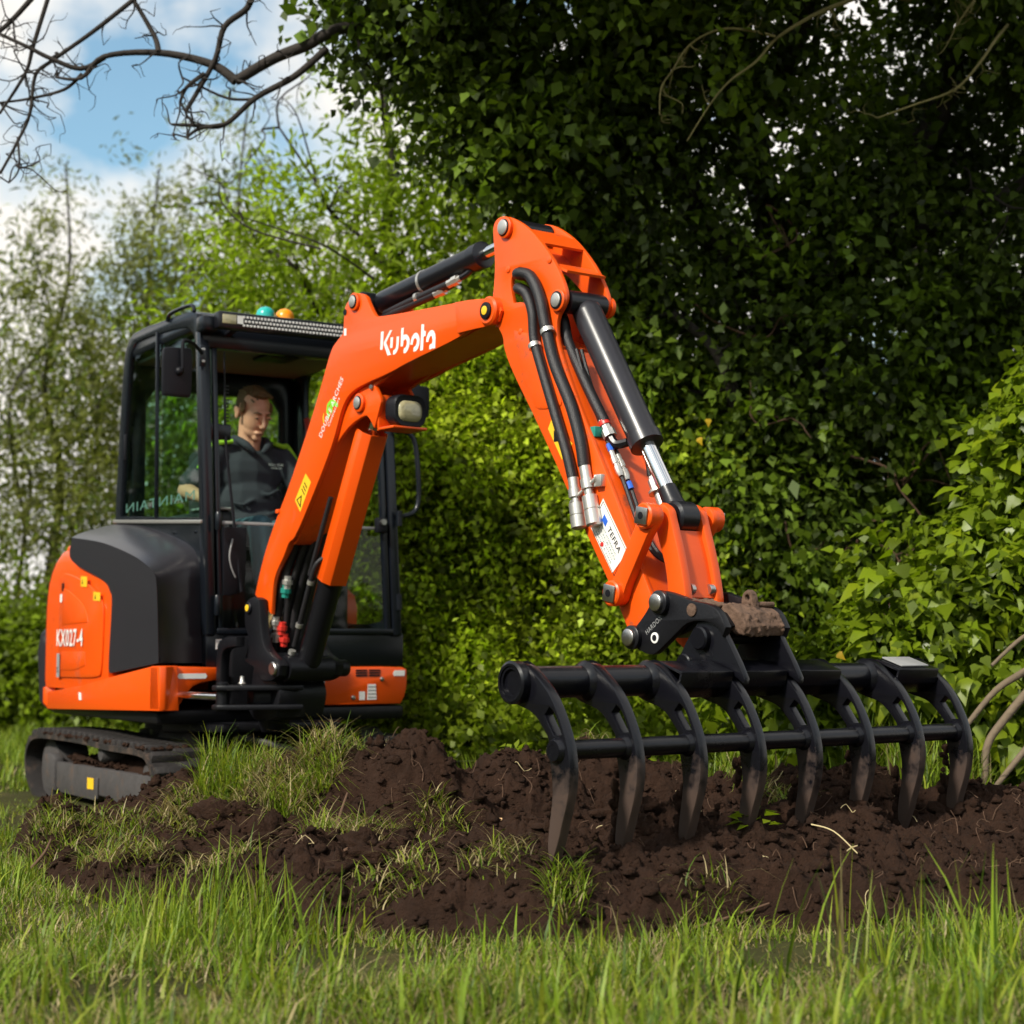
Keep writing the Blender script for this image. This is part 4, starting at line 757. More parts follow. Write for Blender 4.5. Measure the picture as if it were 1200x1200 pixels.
for a, o1 in ((.02, .03), (.05, .05)):
    mb = MB(); mb.tube([B(a, 2.50, 1.72), B(a, 2.56 + o1, 1.60), B(a, 2.60 + o1 * .4, 1.50), B(a, 2.62, 1.45)], .011, n=8); obj('service_hose', mb, 'hose', arm)

# bucket cylinder, links and quick coupler
bu, d, nr = cylinder('bucket_cylinder', (2.271, 2.134), (2.80, 1.285), .68, .058, .030, mt='grey', gland=.045)
mb = MB(); mb.rings(B(-.09, 2.271, 2.134), B(.09, 2.271, 2.134), [(0, .045), (1, .045)], n=20); obj('cylinder_eye', mb, 'black', bu)
mb = MB(); q = np.array((2.80, 1.285)); mb.rings(B(-.045, *q), B(.05, *q), [(0, .05), (.1, .06), (.9, .06), (1, .05)], n=24); mb.rings(B(0, *(q - d * .13)), B(0, *q), [(0, .034), (.5, .038), (1, .05)], n=20); obj('rod_eye', mb, 'black', bu)
def dogbone(p, q, r0, r1, w_, n=10):
    p, q, d, nn = axis_pts(p, q); P = []
    a0 = math.atan2(d[1], d[0])
    for k in range(n + 1): t = a0 + math.pi / 2 + math.pi * k / n; P.append(tuple(p + r0 * np.array((math.cos(t), math.sin(t)))))
    P += [tuple(p + d * r0 * 1.3 - nn * w_), tuple(q - d * r1 * 1.3 - nn * w_)]
    for k in range(n + 1): t = a0 - math.pi / 2 + math.pi * k / n; P.append(tuple(q + r1 * np.array((math.cos(t), math.sin(t)))))
    P += [tuple(q - d * r1 * 1.3 + nn * w_), tuple(p + d * r0 * 1.3 + nn * w_)]
    return P
for s in (-1, 1):
    lk = plate('side_link', dogbone((2.626, 1.02), (2.80, 1.285), .044, .046, .036), s * .138, .04, 'orange_worn', EX, bev=.006)
    for b, z in ((2.626, 1.02), (2.80, 1.285)):
        pin('link_boss', B, s * .15, b, z, .046, .03, 'orange_worn', lk, s)
        mb = MB(); t0 = .6; P = [(b + .043 * math.cos(t0 + k * math.pi / 2), z + .043 * math.sin(t0 + k * math.pi / 2)) for k in range(4)]; mb.prism([B(s * .181, *p) for p in P], s * B.A * .008); obj('pin_plate', mb, 'steel', lk, bevel=.004)
        pin('pin_hole', B, s * .1895, b, z, .013, .001, 'ink', lk, s)
    plate('bucket_link', [(2.76, 1.30), (2.80, 1.335), (2.84, 1.315), (2.852, 1.27), (2.895, 1.14), (2.925, 1.0), (2.92, .96), (2.86, .95), (2.835, .98), (2.825, 1.10), (2.775, 1.23)], s * .075, .036, 'orange_worn', EX, bev=.006, soft=2)
    bl = [o for o in EX.children if o.name.startswith('bucket_link')][-1]
    pin('link_bolt', B, s * .055, 2.90, 1.03, .02, -.02, 'steel', bl, s)
web('bucket_link_web', [(2.835, 1.235), (2.87, 1.13), (2.90, 1.0)], .062, 'orange_worn', bl, th=.014)
mb = MB(); mb.rings(B(-.18, 2.626, 1.02), B(.18, 2.626, 1.02), [(0, .03), (1, .03)], n=16); obj('link_pin', mb, 'steel', bl)
cp = plate('quick_coupler', COUP, -.14, .03, 'cast', EX, bev=.005, soft=2)
plate('coupler_plate', COUP, .14, .03, 'cast', cp, bev=.005, soft=2)
mb = MB(); mb.prism([B(-.124, b, z) for b, z in ((2.86, .98), (2.95, .985), (3.03, .965), (3.09, .945), (3.13, .90), (3.09, .885), (3.02, .90), (2.9, .86))], B.A * .248); obj('coupler_body', mb, 'cast', cp, bevel=.006)
def rough_block(name, poly, a0, a1, m, par, seed, amp=.010, vox=.012):
    rgk = np.random.default_rng(seed); mb = MB(); mb.prism([B(a0, b, z) for b, z in poly], B.A * (a1 - a0))
    for k in range(110):
        i = rgk.integers(0, len(poly)); t = rgk.random(); p = np.array(poly[i]) * t + np.array(poly[i - 1]) * (1 - t); r = rgk.uniform(.004, .010); mb.ball(B(rgk.uniform(a0, a1), *p), (r, r * 1.2, r * .8), n=7, m=5, fr=B)
    return remeshed(name, mb, vox * .45, m, par, 0)
MUDJOBS = [('caked_mud', [(3.02, .965), (3.06, .978), (3.105, .972), (3.15, .945), (3.176, .90), (3.165, .868), (3.12, .875), (3.06, .905), (3.03, .935)], -.06, .13), ('caked_mud', [(2.97, .995), (3.02, .983), (3.06, .972), (3.05, .962), (2.99, .982)], -.150, -.03)]
plate('lock_lug', [(3.07, .96), (3.065, .99), (3.075, 1.015), (3.095, 1.025), (3.112, 1.015), (3.12, .99), (3.13, .94)], .045, .03, 'rustmud', cp, holes=[[(3.094 + .011 * math.cos(t), .998 + .011 * math.sin(t)) for t in np.linspace(0, 6.0, 10)]], soft=1)
mb = MB(); mb.rings(B(.02, 3.10, .975), B(.13, 3.12, .975), [(0, .010), (1, .010)], n=10); obj('lock_bar', mb, 'rustmud', cp)
for b, z in ((2.727, .864), (2.869, .983)):
    for s in (-1, 1):
        pin('coupler_boss', B, s * .154, b, z, .042, .022, 'black', cp, s); pin('coupler_pin', B, s * .175, b, z, .030, .016, 'steel', cp, s)
pin('drain_ring', B, -.155, 2.835, .862, .019, .004, 'white', cp); pin('drain_hole', B, -.159, 2.835, .862, .011, .001, 'ink', cp)
pin('coupler_stud', B, -.155, 3.02, .955, .022, .006, 'rustmud', cp)
text('coupler_lettering', 'HARDOX', B(-.1562, 2.795, .872), .085 * B.B + .06 * B.Z, -.06 * B.B + .085 * B.Z, .018, .095, 'greytag', cp, bold=.004)

# ================================================================== RAKE
RK = empty('rake_attachment', tuple(B(0, 3.2, .19)), 'black steel land rake with eight curved tines hung from the excavator arm', 'rake')
mb = MB(); mb.rings(B(-.965, 3.075, .724), B(.935, 3.075, .724), [(.15, .041), (0, .041), (0, .05), (1, .05)], n=32); obj('top_tube', mb, 'rake', RK)
mb = MB(); mb.rings(B(-.97, 3.075, .724), B(-.935, 3.075, .724), [(.02, .0505), (0, .058), (.15, .066), (1, .066), (1, .0505), (.02, .0505)], n=32, caps=False); obj('tube_collar', mb, 'rake', RK)
mb = MB(); mb.rings(B(-.955, 3.264, .527), B(.94, 3.264, .527), [(.04, .019), (0, .019), (0, .030), (1, .030)], n=24); obj('lower_tube', mb, 'rake', RK)
for k, a in enumerate(np.linspace(-.92, .92, 8)):
    tn = plate('tine', TINE, a, .036, 'tine', RK, holes=[TINEHOLE], bev=.004, soft=2)
    rg = np.random.default_rng(20 + k)
    for s in (-1, 1):
        mb = MB(); mb.rings(B(a + s * .016, 3.264, .527), B(a + s * .034, 3.264, .527), [(0, .039), (.4, .037), (1, .030)], n=20); obj('weld_bead', mb, 'rake', tn)
        mb = MB(); mb.rings(B(a + s * .016, 3.075, .724), B(a + s * .036, 3.075, .724), [(0, .066), (.4, .062), (1, .050)], n=24); obj('weld_bead', mb, 'rake', tn)
    mb = MB()
    for q in range(26):
        z = rg.uniform(.19, .47 if k % 2 else .40); b = np.interp(z, [.19, .22, .27, .38, .47], [3.222, 3.206, 3.202, 3.208, 3.214]) + rg.uniform(-.012, .008)
        rr_ = rg.uniform(.007, .019) * (1.25 if z < .3 else .8); mb.ball(B(a + rg.uniform(-.014, .014), b, z), (rr_, rr_ * rg.uniform(.6, 1.2), rr_ * rg.uniform(.8, 1.8)), n=7, m=5, fr=B)
    o = obj('clinging_soil', mb, None, tn, angle=20, clean=False); SOILED.append(o)
for a0, a1 in ((-.377, -.145), (-.11, .11), (.145, .377), (.68, .90)):
    mb = MB(); mb.prism([B(a0, b, z) for b, z in ((3.03, .772), (3.075, .786), (3.10, .786), (3.205, .752), (3.203, .742), (3.10, .774), (3.04, .766))], B.A * (a1 - a0)); obj('top_plate', mb, 'rake', RK, bevel=.003)
    mb = MB(); mb.prism([B(a0, b, z) for b, z in ((3.195, .748), (3.205, .748), (3.19, .70), (3.13, .665), (3.125, .675), (3.18, .71))], B.A * (a1 - a0)); obj('stiffener_plate', mb, 'rake', RK, bevel=.003)
ear2 = [(3.05, .935), (3.098, .94), (3.13, .92), (3.25, .735), (3.245, .71), (3.202, .735), (3.10, .775), (3.03, .772), (2.93, .755), (2.93, .785), (2.98, .86)]
for s in (-1, 1):
    e = plate('mounting_ear', ear2, s * .128, .024, 'rake', RK, bev=.004, soft=1)
    pin('ear_boss', B, s * .13, 3.055, .86, .04, .035, 'rake', e, s)
    pin('ear_boss', B, s * .13, 2.97, .775, .034, .025, 'rake', e, s)
mb = MB(); mb.rings(B(-.13, 3.055, .86), B(.13, 3.055, .86), [(0, .02), (1, .02)], n=16); obj('mounting_pin', mb, 'cast', RK)
mb = MB(); mb.prism([B(.71, b, z) for b, z in ((3.10, .789), (3.19, .76), (3.19, .766), (3.10, .795))], B.A * .15); obj('maker_plate', mb, 'greytag', RK, bevel=.002)

# ================================================================== DRIVER
def remeshed(name, mb, voxel, m, parent=None, smooth=4, loc=None):
    off = LOC[parent] if parent is not None else np.asarray(loc, float)
    me = bpy.data.meshes.new('tmp'); me.from_pydata([tuple(np.asarray(p) - off) for p in mb.v], [], mb.f)
    bm = bmesh.new(); bm.from_mesh(me); bmesh.ops.remove_doubles(bm, verts=bm.verts, dist=1e-5); bmesh.ops.recalc_face_normals(bm, faces=bm.faces); bm.to_mesh(me); bm.free()
    t = bpy.data.objects.new('tmp', me); col.objects.link(t)
    md = t.modifiers.new('r', 'REMESH'); md.mode = 'VOXEL'; md.voxel_size = voxel
    ms = t.modifiers.new('s', 'SMOOTH'); ms.iterations = smooth; ms.factor = .5
    dg = bpy.context.evaluated_depsgraph_get(); out = bpy.data.meshes.new_from_object(t.evaluated_get(dg)); bpy.data.objects.remove(t); bpy.data.meshes.remove(me)
    out.name = name; out.materials.clear(); out.polygons.foreach_set('use_smooth', [True] * len(out.polygons)); return link(name, out, m, parent, loc)

for k_, (nm_, po_, a0_, a1_) in enumerate(MUDJOBS): rough_block(nm_, po_, a0_, a1_, 'rustmud', cp, 50 + k_)
class HF:
    """head frame: a his left, b forwards, z up"""
    def __init__(s, o, turn, down):
        t = R(turn); s.o = np.asarray(o, float); A0 = H.A * math.cos(t) - H.B * math.sin(t); B0 = H.B * math.cos(t) + H.A * math.sin(t)
        d = R(down); s.A = A0; s.B = B0 * math.cos(d) - H.Z * math.sin(d); s.Z = H.Z * math.cos(d) + B0 * math.sin(d)
    def __call__(s, a, b, z): return s.o + (a * s.A + b * s.B + z * s.Z) * 1.15
hd = HF(H(.5, -.58, 2.085), 4, 23)
base = H(.5, -.62, 1.36)
def cap(mb, p, q, r0, r1, n=12):
    mb.tube([p, q], r0, r1, n=n, smooth=False); mb.ball(p, r0, n=12, m=8); mb.ball(q, r1, n=12, m=8)
sR = H(.30, -.64, 1.845); sL = H(.70, -.64, 1.845); eR = H(.15, -.66, 1.655); eL = H(.80, -.50, 1.62); hR = H(.145, -.42, 1.60); hL = H(.87, -.42, 1.62)
mb = MB()
# skull, face, jaw
mb.ball(hd(0, -.02, .035), (.083, .103, .092), fr=hd, n=20, m=14); mb.ball(hd(0, .030, -.015), (.071, .072, .098), fr=hd, n=20, m=14)
mb.ball(hd(0, .030, -.072), (.058, .058, .050), fr=hd, n=18, m=12); mb.ball(hd(0, .072, -.100), (.028, .020, .020), fr=hd); mb.ball(hd(0, .086, .028), (.050, .014, .012), fr=hd)
for s in (-1, 1):
    mb.ball(hd(s * .082, -.012, -.008), (.010, .021, .034), fr=hd); mb.ball(hd(s * .088, -.020, .008), (.009, .018, .02), fr=hd); mb.ball(hd(s * .011, .108, -.038), (.009, .010, .008), fr=hd)
mb.tube([hd(0, .094, .022), hd(0, .106, -.005), hd(0, .121, -.032), hd(0, .10, -.044)], [.007, .011, .013, .008], n=10)
mb.tube([hd(-.022, .088, -.072), hd(0, .096, -.066), hd(.022, .088, -.072)], [.002, .0055, .002], n=8); mb.tube([hd(-.018, .086, -.083), hd(0, .093, -.079), hd(.018, .086, -.083)], [.002, .006, .002], n=8)
cap(mb, hd(0, -.025, -.05), H(.5, -.645, 1.88), .060, .066)
# torso core, arms and hands
mb.ball(H(.5, -.66, 1.74), (.165, .10, .16), fr=H); mb.ball(H(.5, -.64, 1.52), (.15, .11, .17), fr=H)
for sh, el, hn, s in ((sR, eR, hR, -1), (sL, eL, hL, 1)):
    cap(mb, sh, el, .052, .046); cap(mb, el, hn, .047, .030)
    d = (hn - el) / np.linalg.norm(hn - el); up = np.array([0, 0, 1.]); sd_ = np.cross(d, up); sd_ /= np.linalg.norm(sd_)
    mb.ball(hn + d * .04, .034); mb.ball(hn + d * .065 + up * .008, .030)
    for k in range(4):                       # fingers closed round the joystick
        f0 = hn + d * .085 + up * (.028 - .018 * k) + sd_ * (-s) * .012; L = (.030, .034, .032, .026)[k]
        mb.tube([f0, f0 + d * L + sd_ * s * .008, f0 + d * (L + .012) + sd_ * s * .03, f0 + d * L * .6 + sd_ * s * .045], [.0095, .009, .0085, .007], n=8)
    t0 = hn + d * .03 + up * .024 + sd_ * s * .015; mb.tube([t0, t0 + d * .03 + sd_ * s * .02 + up * .012, t0 + d * .058 + sd_ * s * .018 + up * .010], [.012, .010, .008], n=8)
person = remeshed('person', mb, .0065, 'skin', None, 3, base)
tag(person, 'man in dark polo shirt with lime shoulder stripes seated at the controls in the cab', 'person')
mb = MB(); mb.tube([hd(-.024, .0865, -.077), hd(-.012, .0945, -.0745), hd(0, .0975, -.0735), hd(.012, .0945, -.0745), hd(.024, .0865, -.077)], .0022, n=6); obj('mouth_line', mb, 'redlip', person)
# hair, eyes, brows
mb = MB(); mb.ball(hd(0, -.028, .046), (.089, .106, .092), fr=hd, n=16, m=12)
keep = MB(); vs = np.array(mb.v); rel = (vs - hd.o); la = rel @ hd.A / 1.15; lb = rel @ hd.B / 1.1; lz = rel @ hd.Z / 1.1
ok = (lz > np.interp(lb, [-.13, -.03, .0, .03, .055, .08], [-.055, -.035, .01, .055, .088, .12]))
hb = MB(); 
for c_, r_ in (((0, -.038, .045), (.0865, .098, .086)), ((0, .010, .095), (.056, .058, .028)), ((0, -.075, .0), (.070, .052, .06))): hb.ball(hd(*c_), r_, fr=hd, n=16, m=12)
for s in (-1, 1): hb.ball(hd(s * .070, .012, .030), (.014, .026, .035), fr=hd)
rg = np.random.default_rng(5)
for k in range(90):
    t = rg.uniform(-1, 1); b = rg.uniform(-.10, .075); hb.ball(hd(t * .06, b, np.interp(b, [-.1, -.03, .05, .08], [.10, .126, .116, .094]) - .03 * t * t), (.007, .018, .006), fr=hd, n=6, m=4)
remeshed('hair', hb, .0045, 'hair', person, 1)
for s in (-1, 1):
    mb = MB(); mb.tube([hd(s * .016, .100, .022), hd(s * .032, .0985, .028), hd(s * .050, .086, .021)], [.003, .0045, .002], n=6); obj('eyebrow', mb, 'hair', person)
    mb = MB(); mb.ball(hd(s * .030, .092, .003), (.012, .009, .005), fr=hd, n=12, m=8); e = obj('eye', mb, 'white', person)
    mb = MB(); mb.ball(hd(s * .031, .0995, .002), (.0062, .003, .0048), fr=hd, n=10, m=6); obj('iris', mb, 'ink', e)
    mb = MB(); mb.tube([hd(s * .017, .096, .007), hd(s * .030, .1015, .0085), hd(s * .044, .093, .005)], .0045, n=6); obj('eyelid', mb, 'skin', e)
# polo shirt
mb = MB(); mb.ball(H(.5, -.655, 1.765), (.20, .125, .15), fr=H); mb.ball(H(.5, -.64, 1.60), (.19, .135, .16), fr=H); mb.ball(H(.5, -.61, 1.47), (.185, .15, .11), fr=H)
mb.tube([H(.335, -.655, 1.865), H(.42, -.655, 1.905), H(.5, -.655, 1.905), H(.58, -.655, 1.905), H(.665, -.655, 1.865)], [.055, .06, .055, .06, .055], n=14)
for sh, el in ((sR, eR), (sL, eL)): cap(mb, sh, sh + (el - sh) * .80, .072, .070, n=14)
for z, x0, x1 in ((1.47, .36, .60), (1.545, .45, .68), (1.60, .35, .52), (1.66, .5, .66)):
    mb.tube([H(x0, -.54, z), H(x0 + .33 * (x1 - x0), -.498, z - .02), H(x0 + .7 * (x1 - x0), -.505, z + .004), H(x1, -.55, z - .03)], [.008, .013, .011, .006], n=8)
remeshed('polo_shirt', mb, .008, 'shirt', person, 5)
mb = MB(); 
for s in (-1, 1): mb.tube([H(.5 + s * .075, -.69, 1.955), H(.5 + s * .085, -.62, 1.945), H(.5 + s * .062, -.535, 1.905), H(.5 + s * .02, -.515, 1.862)], [.016, .020, .022, .012], n=8)
remeshed('collar', mb, .006, 'shirt', person, 2)
for s, sh, el in ((-1, sR, eR), (1, sL, eL)):
    mb = MB(); mb.tube([H(.5 + s * .12, -.58, 1.925), H(.5 + s * .185, -.60, 1.915), sh + np.array([0, 0, .066]) + H.B * .03 + H.A * s * .015, sh + (el - sh) * .4 + H.A * s * .05 + H.B * .052], [.012, .014, .014, .010], n=8); obj('shoulder_stripe', mb, 'neon', person)
text('shirt_lettering', 'DOUBLE ARCHES', H(.565, -.528, 1.80), H.A * -1 * -1, H.Z, .012, .085, 'white', person); text('shirt_lettering', 'CONTRACTORS', H(.58, -.526, 1.784), H.A, H.Z, .008, .06, 'white', person)
# jeans and boots
mb = MB(); mb.ball(H(.5, -.62, 1.42), (.185, .16, .10), fr=H)
for s in (-1, 1):
    hp = H(.5 + s * .095, -.58, 1.42); kn = H(.5 + s * .13, -.18, 1.44); an = H(.5 + s * .12, -.14, 1.02); cap(mb, hp, kn, .088, .066); cap(mb, kn, an, .064, .048)
remeshed('jeans', mb, .010, 'jeans', person, 4)
for s in (-1, 1):
    mb = MB(); an = H(.5 + s * .12, -.15, .98); cap(mb, an, H(.5 + s * .12, -.15, 1.05), .05, .055); mb.ball(H(.5 + s * .12, -.07, .955), (.05, .13, .05), fr=H); remeshed('boot', mb, .008, 'shoe', person, 3)

# ================================================================== GROUND
def hash2(ix, iy, s):
    h = np.sin(ix * 127.1 + iy * 311.7 + s * 74.7) * 43758.5453; return h - np.floor(h)
def vnoise(x, y, s=0):
    ix = np.floor(x); iy = np.floor(y); fx = x - ix; fy = y - iy; fx = fx * fx * (3 - 2 * fx); fy = fy * fy * (3 - 2 * fy)
    return (hash2(ix, iy, s) * (1 - fx) + hash2(ix + 1, iy, s) * fx) * (1 - fy) + (hash2(ix, iy + 1, s) * (1 - fx) + hash2(ix + 1, iy + 1, s) * fx) * fy
def fbm(x, y, f, o=4, s=0, g=.5):
    t = 0; a = 1; n_ = 0
    for k in range(o): t = t + a * (vnoise(x * f, y * f, s + k) - .5); n_ += a; a *= g; f *= 2.03
    return t / n_ * 2
ss = lambda t: np.clip(t, 0, 1) ** 2 * (3 - 2 * np.clip(t, 0, 1))
NX = [-2.3, -2.05, -1.72, -1.25, -.74, -.1, .3, .76, 1.53, 3.6]; NY = [7.4, 6.8, 6.15, 5.5, 4.98, 4.74, 4.85, 5.0, 5.05, 5.1]
FX = [-1.9, -1.2, -.3, .4, 1.2, 2.2, 3.6]; FY = [7.5, 7.6, 7.6, 7.5, 7.5, 7.8, 8.0]
def soilmask(x, y):
    w_ = fbm(x, y, 1.7, 4, 11) * .22
    return ss((y - np.interp(x, NX, NY) + w_) / .22) * ss((np.interp(x, FX, FY) - y + w_) / .5) * ss((x + 2.15 + w_) / .3)
BUMPS = [(-1.25, 6.85, .24, .40, .38), (-.8, 6.62, .37, .38, .34), (-.40, 6.42, .46, .32, .28), (-.02, 6.55, .39, .28, .30), (.22, 6.75, .33, .24, .2), (-1.7, 6.75, .14, .3, .3), (.10, 5.35, .20, .5, .36), (.55, 5.6, .20, .45, .36), (1.05, 5.95, .20, .45, .4), (1.6, 6.3, .19, .5, .45),
         (.55, 6.75, .29, .5, .38), (1.3, 7.1, .27, .6, .38), (2.3, 6.6, .20, .8, .8), (-.55, 5.65, .17, .33, .36), (.9, 5.2, .10, .9, .25)]
def ground_h(x, y): return .02 * fbm(x, y, .9, 3, 5) + .05 * ss((y - 9) / 6)
def worley(x, y, s):
    ix = np.floor(x); iy = np.floor(y); d = np.full(np.shape(x), 9.0)
    for dx in (-1, 0, 1):
        for dy in (-1, 0, 1):
            cx = ix + dx + hash2(ix + dx, iy + dy, s); cy = iy + dy + hash2(ix + dx, iy + dy, s + 3.7); d = np.minimum(d, (x - cx) ** 2 + (y - cy) ** 2)
    return np.sqrt(d)
def soil_h(x, y):
    m = soilmask(x, y); h = 0
    for bx, by, bh, sx, sy in BUMPS: h = h + (bh * np.exp(-((x - bx) / sx) ** 2 - ((y - by) / sy) ** 2)) ** 3
    h = h ** (1 / 3.)
    wx = x + .03 * fbm(x, y, 14, 2, 131); wy = y + .03 * fbm(x, y, 14, 2, 139)
    lump = .075 * fbm(x, y, 4.5, 3, 31) + .045 * np.abs(fbm(x, y, 9, 3, 47)) + .055 * (.6 - worley(wx * 9, wy * 9, 5)) + .030 * (.6 - worley(wx * 23, wy * 23, 9)) + .015 * (.6 - worley(wx * 52, wy * 52, 2)) + .012 * fbm(x, y, 85, 2, 67, .8)
    return m * (.04 + h * (1 + .25 * fbm(x, y, 3, 2, 91)) + lump) - (1 - m) * .06

def gridmesh(name, xs, ys, fz, m, **k):
    X, Y = np.meshgrid(xs, ys); Z = fz(X, Y); v = np.stack([X, Y, Z], -1).reshape(-1, 3); nx = len(xs); ny = len(ys)
    i = np.arange(nx - 1)[None, :] + nx * np.arange(ny - 1)[:, None]; q = np.stack([i, i + 1, i + nx + 1, i + nx], -1).reshape(-1, 4)
    return npmesh(name, v, q, m, **k)
def npmesh(name, v, q, m, parent=None, tint=None, smooth=True, loc=None, kind=None):
    me = bpy.data.meshes.new(name); off = LOC[parent] if parent is not None else (np.zeros(3) if loc is None else np.asarray(loc, float))
    k = q.shape[1]; me.vertices.add(len(v)); me.vertices.foreach_set('co', (v - off).astype(np.float32).ravel())
    me.loops.add(q.size); me.loops.foreach_set('vertex_index', q.astype(np.int32).ravel())
    me.polygons.add(len(q)); me.polygons.foreach_set('loop_start', (np.arange(len(q)) * k).astype(np.int32)); me.polygons.foreach_set('loop_total', np.full(len(q), k, np.int32))
    if smooth: me.polygons.foreach_set('use_smooth', np.ones(len(q), bool))
    if tint is not None:
        c = me.color_attributes.new('tint', 'FLOAT_COLOR', 'POINT'); c.data.foreach_set('color', np.concatenate([tint, np.ones((len(tint), 1))], 1).astype(np.float32).ravel())
    me.update(calc_edges=True); o = link(name, me, m, parent, loc)
    if kind: o['kind'] = kind
    return o

def soilmat():
    m = mat('dark_soil', (.047, .0225, .013), .95, vary=.75, scale=14, spec=.2); t = m.node_tree; n = t.nodes; l = t.links; b = n['Principled BSDF']
    co = n.new('ShaderNodeTexCoord'); a = n.new('ShaderNodeTexNoise'); a.inputs['Scale'].default_value = 70; a.inputs['Detail'].default_value = 8; a.inputs['Roughness'].default_value = .75
    l.new(co.outputs['Object'], a.inputs['Vector']); bb = n.new('ShaderNodeBump'); bb.inputs['Strength'].default_value = 1.0; bb.inputs['Distance'].default_value = .03
    l.new(a.outputs[0], bb.inputs['Height']); l.new(bb.outputs[0], b.inputs['Normal']); return m
M['soil'] = soilmat()
for o in SOILED: o.data.materials.append(M['soil'])
M['turf'] = mat('turf', (.040, .040, .013), .95, vary=.5, scale=3, bump=.8, bscale=30, dirt=(.09, .065, .03), dirt_amt=.2, dscale=2, spec=.1)
n1 = np.concatenate([np.linspace(-60, -6, 30), np.linspace(-5.8, 5.8, 120), np.linspace(6, 60, 30)]); n2 = np.concatenate([np.linspace(-20, 2.8, 12), np.linspace(3, 12, 110), np.linspace(12.4, 120, 60)])
g = gridmesh('ground', n1, n2, lambda x, y: ground_h(x, y) - .03 * soilmask(x, y), 'turf'); g['kind'] = 'structure'
s = gridmesh('dug_soil', np.concatenate([np.arange(-2.35, 2.35, .0075), np.arange(2.36, 3.5, .02)]), np.concatenate([np.arange(4.3, 4.6, .03), np.arange(4.61, 7.3, .0076), np.arange(7.31, 8.3, .02)]), soil_h, 'soil'); s['kind'] = 'structure'

def lump(r, seed, n=10, m=7):
    rg = np.random.default_rng(seed); mb = MB(); mb.ball((0, 0, 0), r, n=n, m=m); v = np.array(mb.v); u = v / (np.linalg.norm(v, axis=1)[:, None] + 1e-9)
    f = 1; 
    for k in range(5): d = rg.normal(size=3); f = f + .16 * np.sin(u @ d * 2.2 + rg.uniform(0, 6))
    f = f + .10 * np.sin(u @ rg.normal(size=3) * 7) ; return u * np.linalg.norm(v, axis=1)[:, None] * f[:, None], mb.f
# countless crumbs of soil
V = []; F = []; k0 = 0; proto = [(lambda pv, pf: (pv * np.random.default_rng(i).uniform(.65, 1.35, (len(pv), 1)), pf))(*lump(1, 100 + i, 7, 5)) for i in range(12)]
for i in range(13000):
    x = rng.uniform(-2.1, 2.6); y = rng.uniform(4.7, 7.2)
    if soilmask(np.array(x), np.array(y)) < .35: continue
    r = min(.026, .003 + rng.exponential(.0048)); pv, pf = proto[i % 12]; a = rng.uniform(0, 6.3); c, s_ = math.cos(a), math.sin(a)
    q = pv * r * np.array([rng.uniform(.7, 1.3), rng.uniform(.7, 1.3), rng.uniform(.6, 1)]); q = np.stack([q[:, 0] * c - q[:, 1] * s_, q[:, 0] * s_ + q[:, 1] * c, q[:, 2]], 1)
    V.append(q + [x, y, float(soil_h(np.array(x), np.array(y))) + r * .25]); F.append(np.array(pf) + k0); k0 += len(pv)
o = npmesh('soil_crumbs', np.concatenate(V), np.concatenate(F), 'soil', smooth=False, kind='stuff'); tag(o, 'loose dark crumbs of soil scattered over the dug earth', 'soil')
sz = lambda x, y: float(soil_h(np.array(float(x)), np.array(float(y))))
for i, (x, y, r, lab) in enumerate(((-1.05, 6.38, .07, 'dark clod below the grassy top of the soil heap'), (-.84, 6.2, .06, 'crumbly dark clod beside a grass tuft'), (.10, 5.95, .06, 'dark clod behind the first rake tine'), (-.45, 5.38, .065, 'low broad clod at the near edge of the soil'), (.35, 6.45, .07, 'dark clod under the rake tubes'), (1.75, 5.75, .05, 'small clod in the flat soil past the last tine'), (-.15, 5.75, .055, 'clod beside the torn pale root'))):
    pv, pf = lump(r, 300 + i, 44, 30); u = pv / np.linalg.norm(pv, axis=1)[:, None]
    f = 1 + .30 * fbm(u[:, 0] * 3 + 9 * i, u[:, 1] * 3 + u[:, 2] * 2.3, 1.5, 4, i) + .22 * fbm(u[:, 0] * 5 + u[:, 2] * 3, u[:, 1] * 5 + u[:, 2] * 6, 2.2, 4, i + 5, .7)
    f = f + .22 * (.5 - worley(u[:, 0] * 3.1 + u[:, 2] * 2 + 7 * i, u[:, 1] * 3.1 + u[:, 2] * 1.7, i + 1)) + .12 * (.5 - worley(u[:, 0] * 8 + u[:, 2] * 5, u[:, 1] * 8 + u[:, 2] * 5, i + 2))
    v = pv * f[:, None] * np.array([1.25, 1, .85]) + [x, y, sz(x, y) + r * .15]
    o = npmesh('soil_clod', v, np.array(pf), 'soil', loc=(x, y, sz(x, y))); tag(o, lab, 'clod', 'large clods of soil')

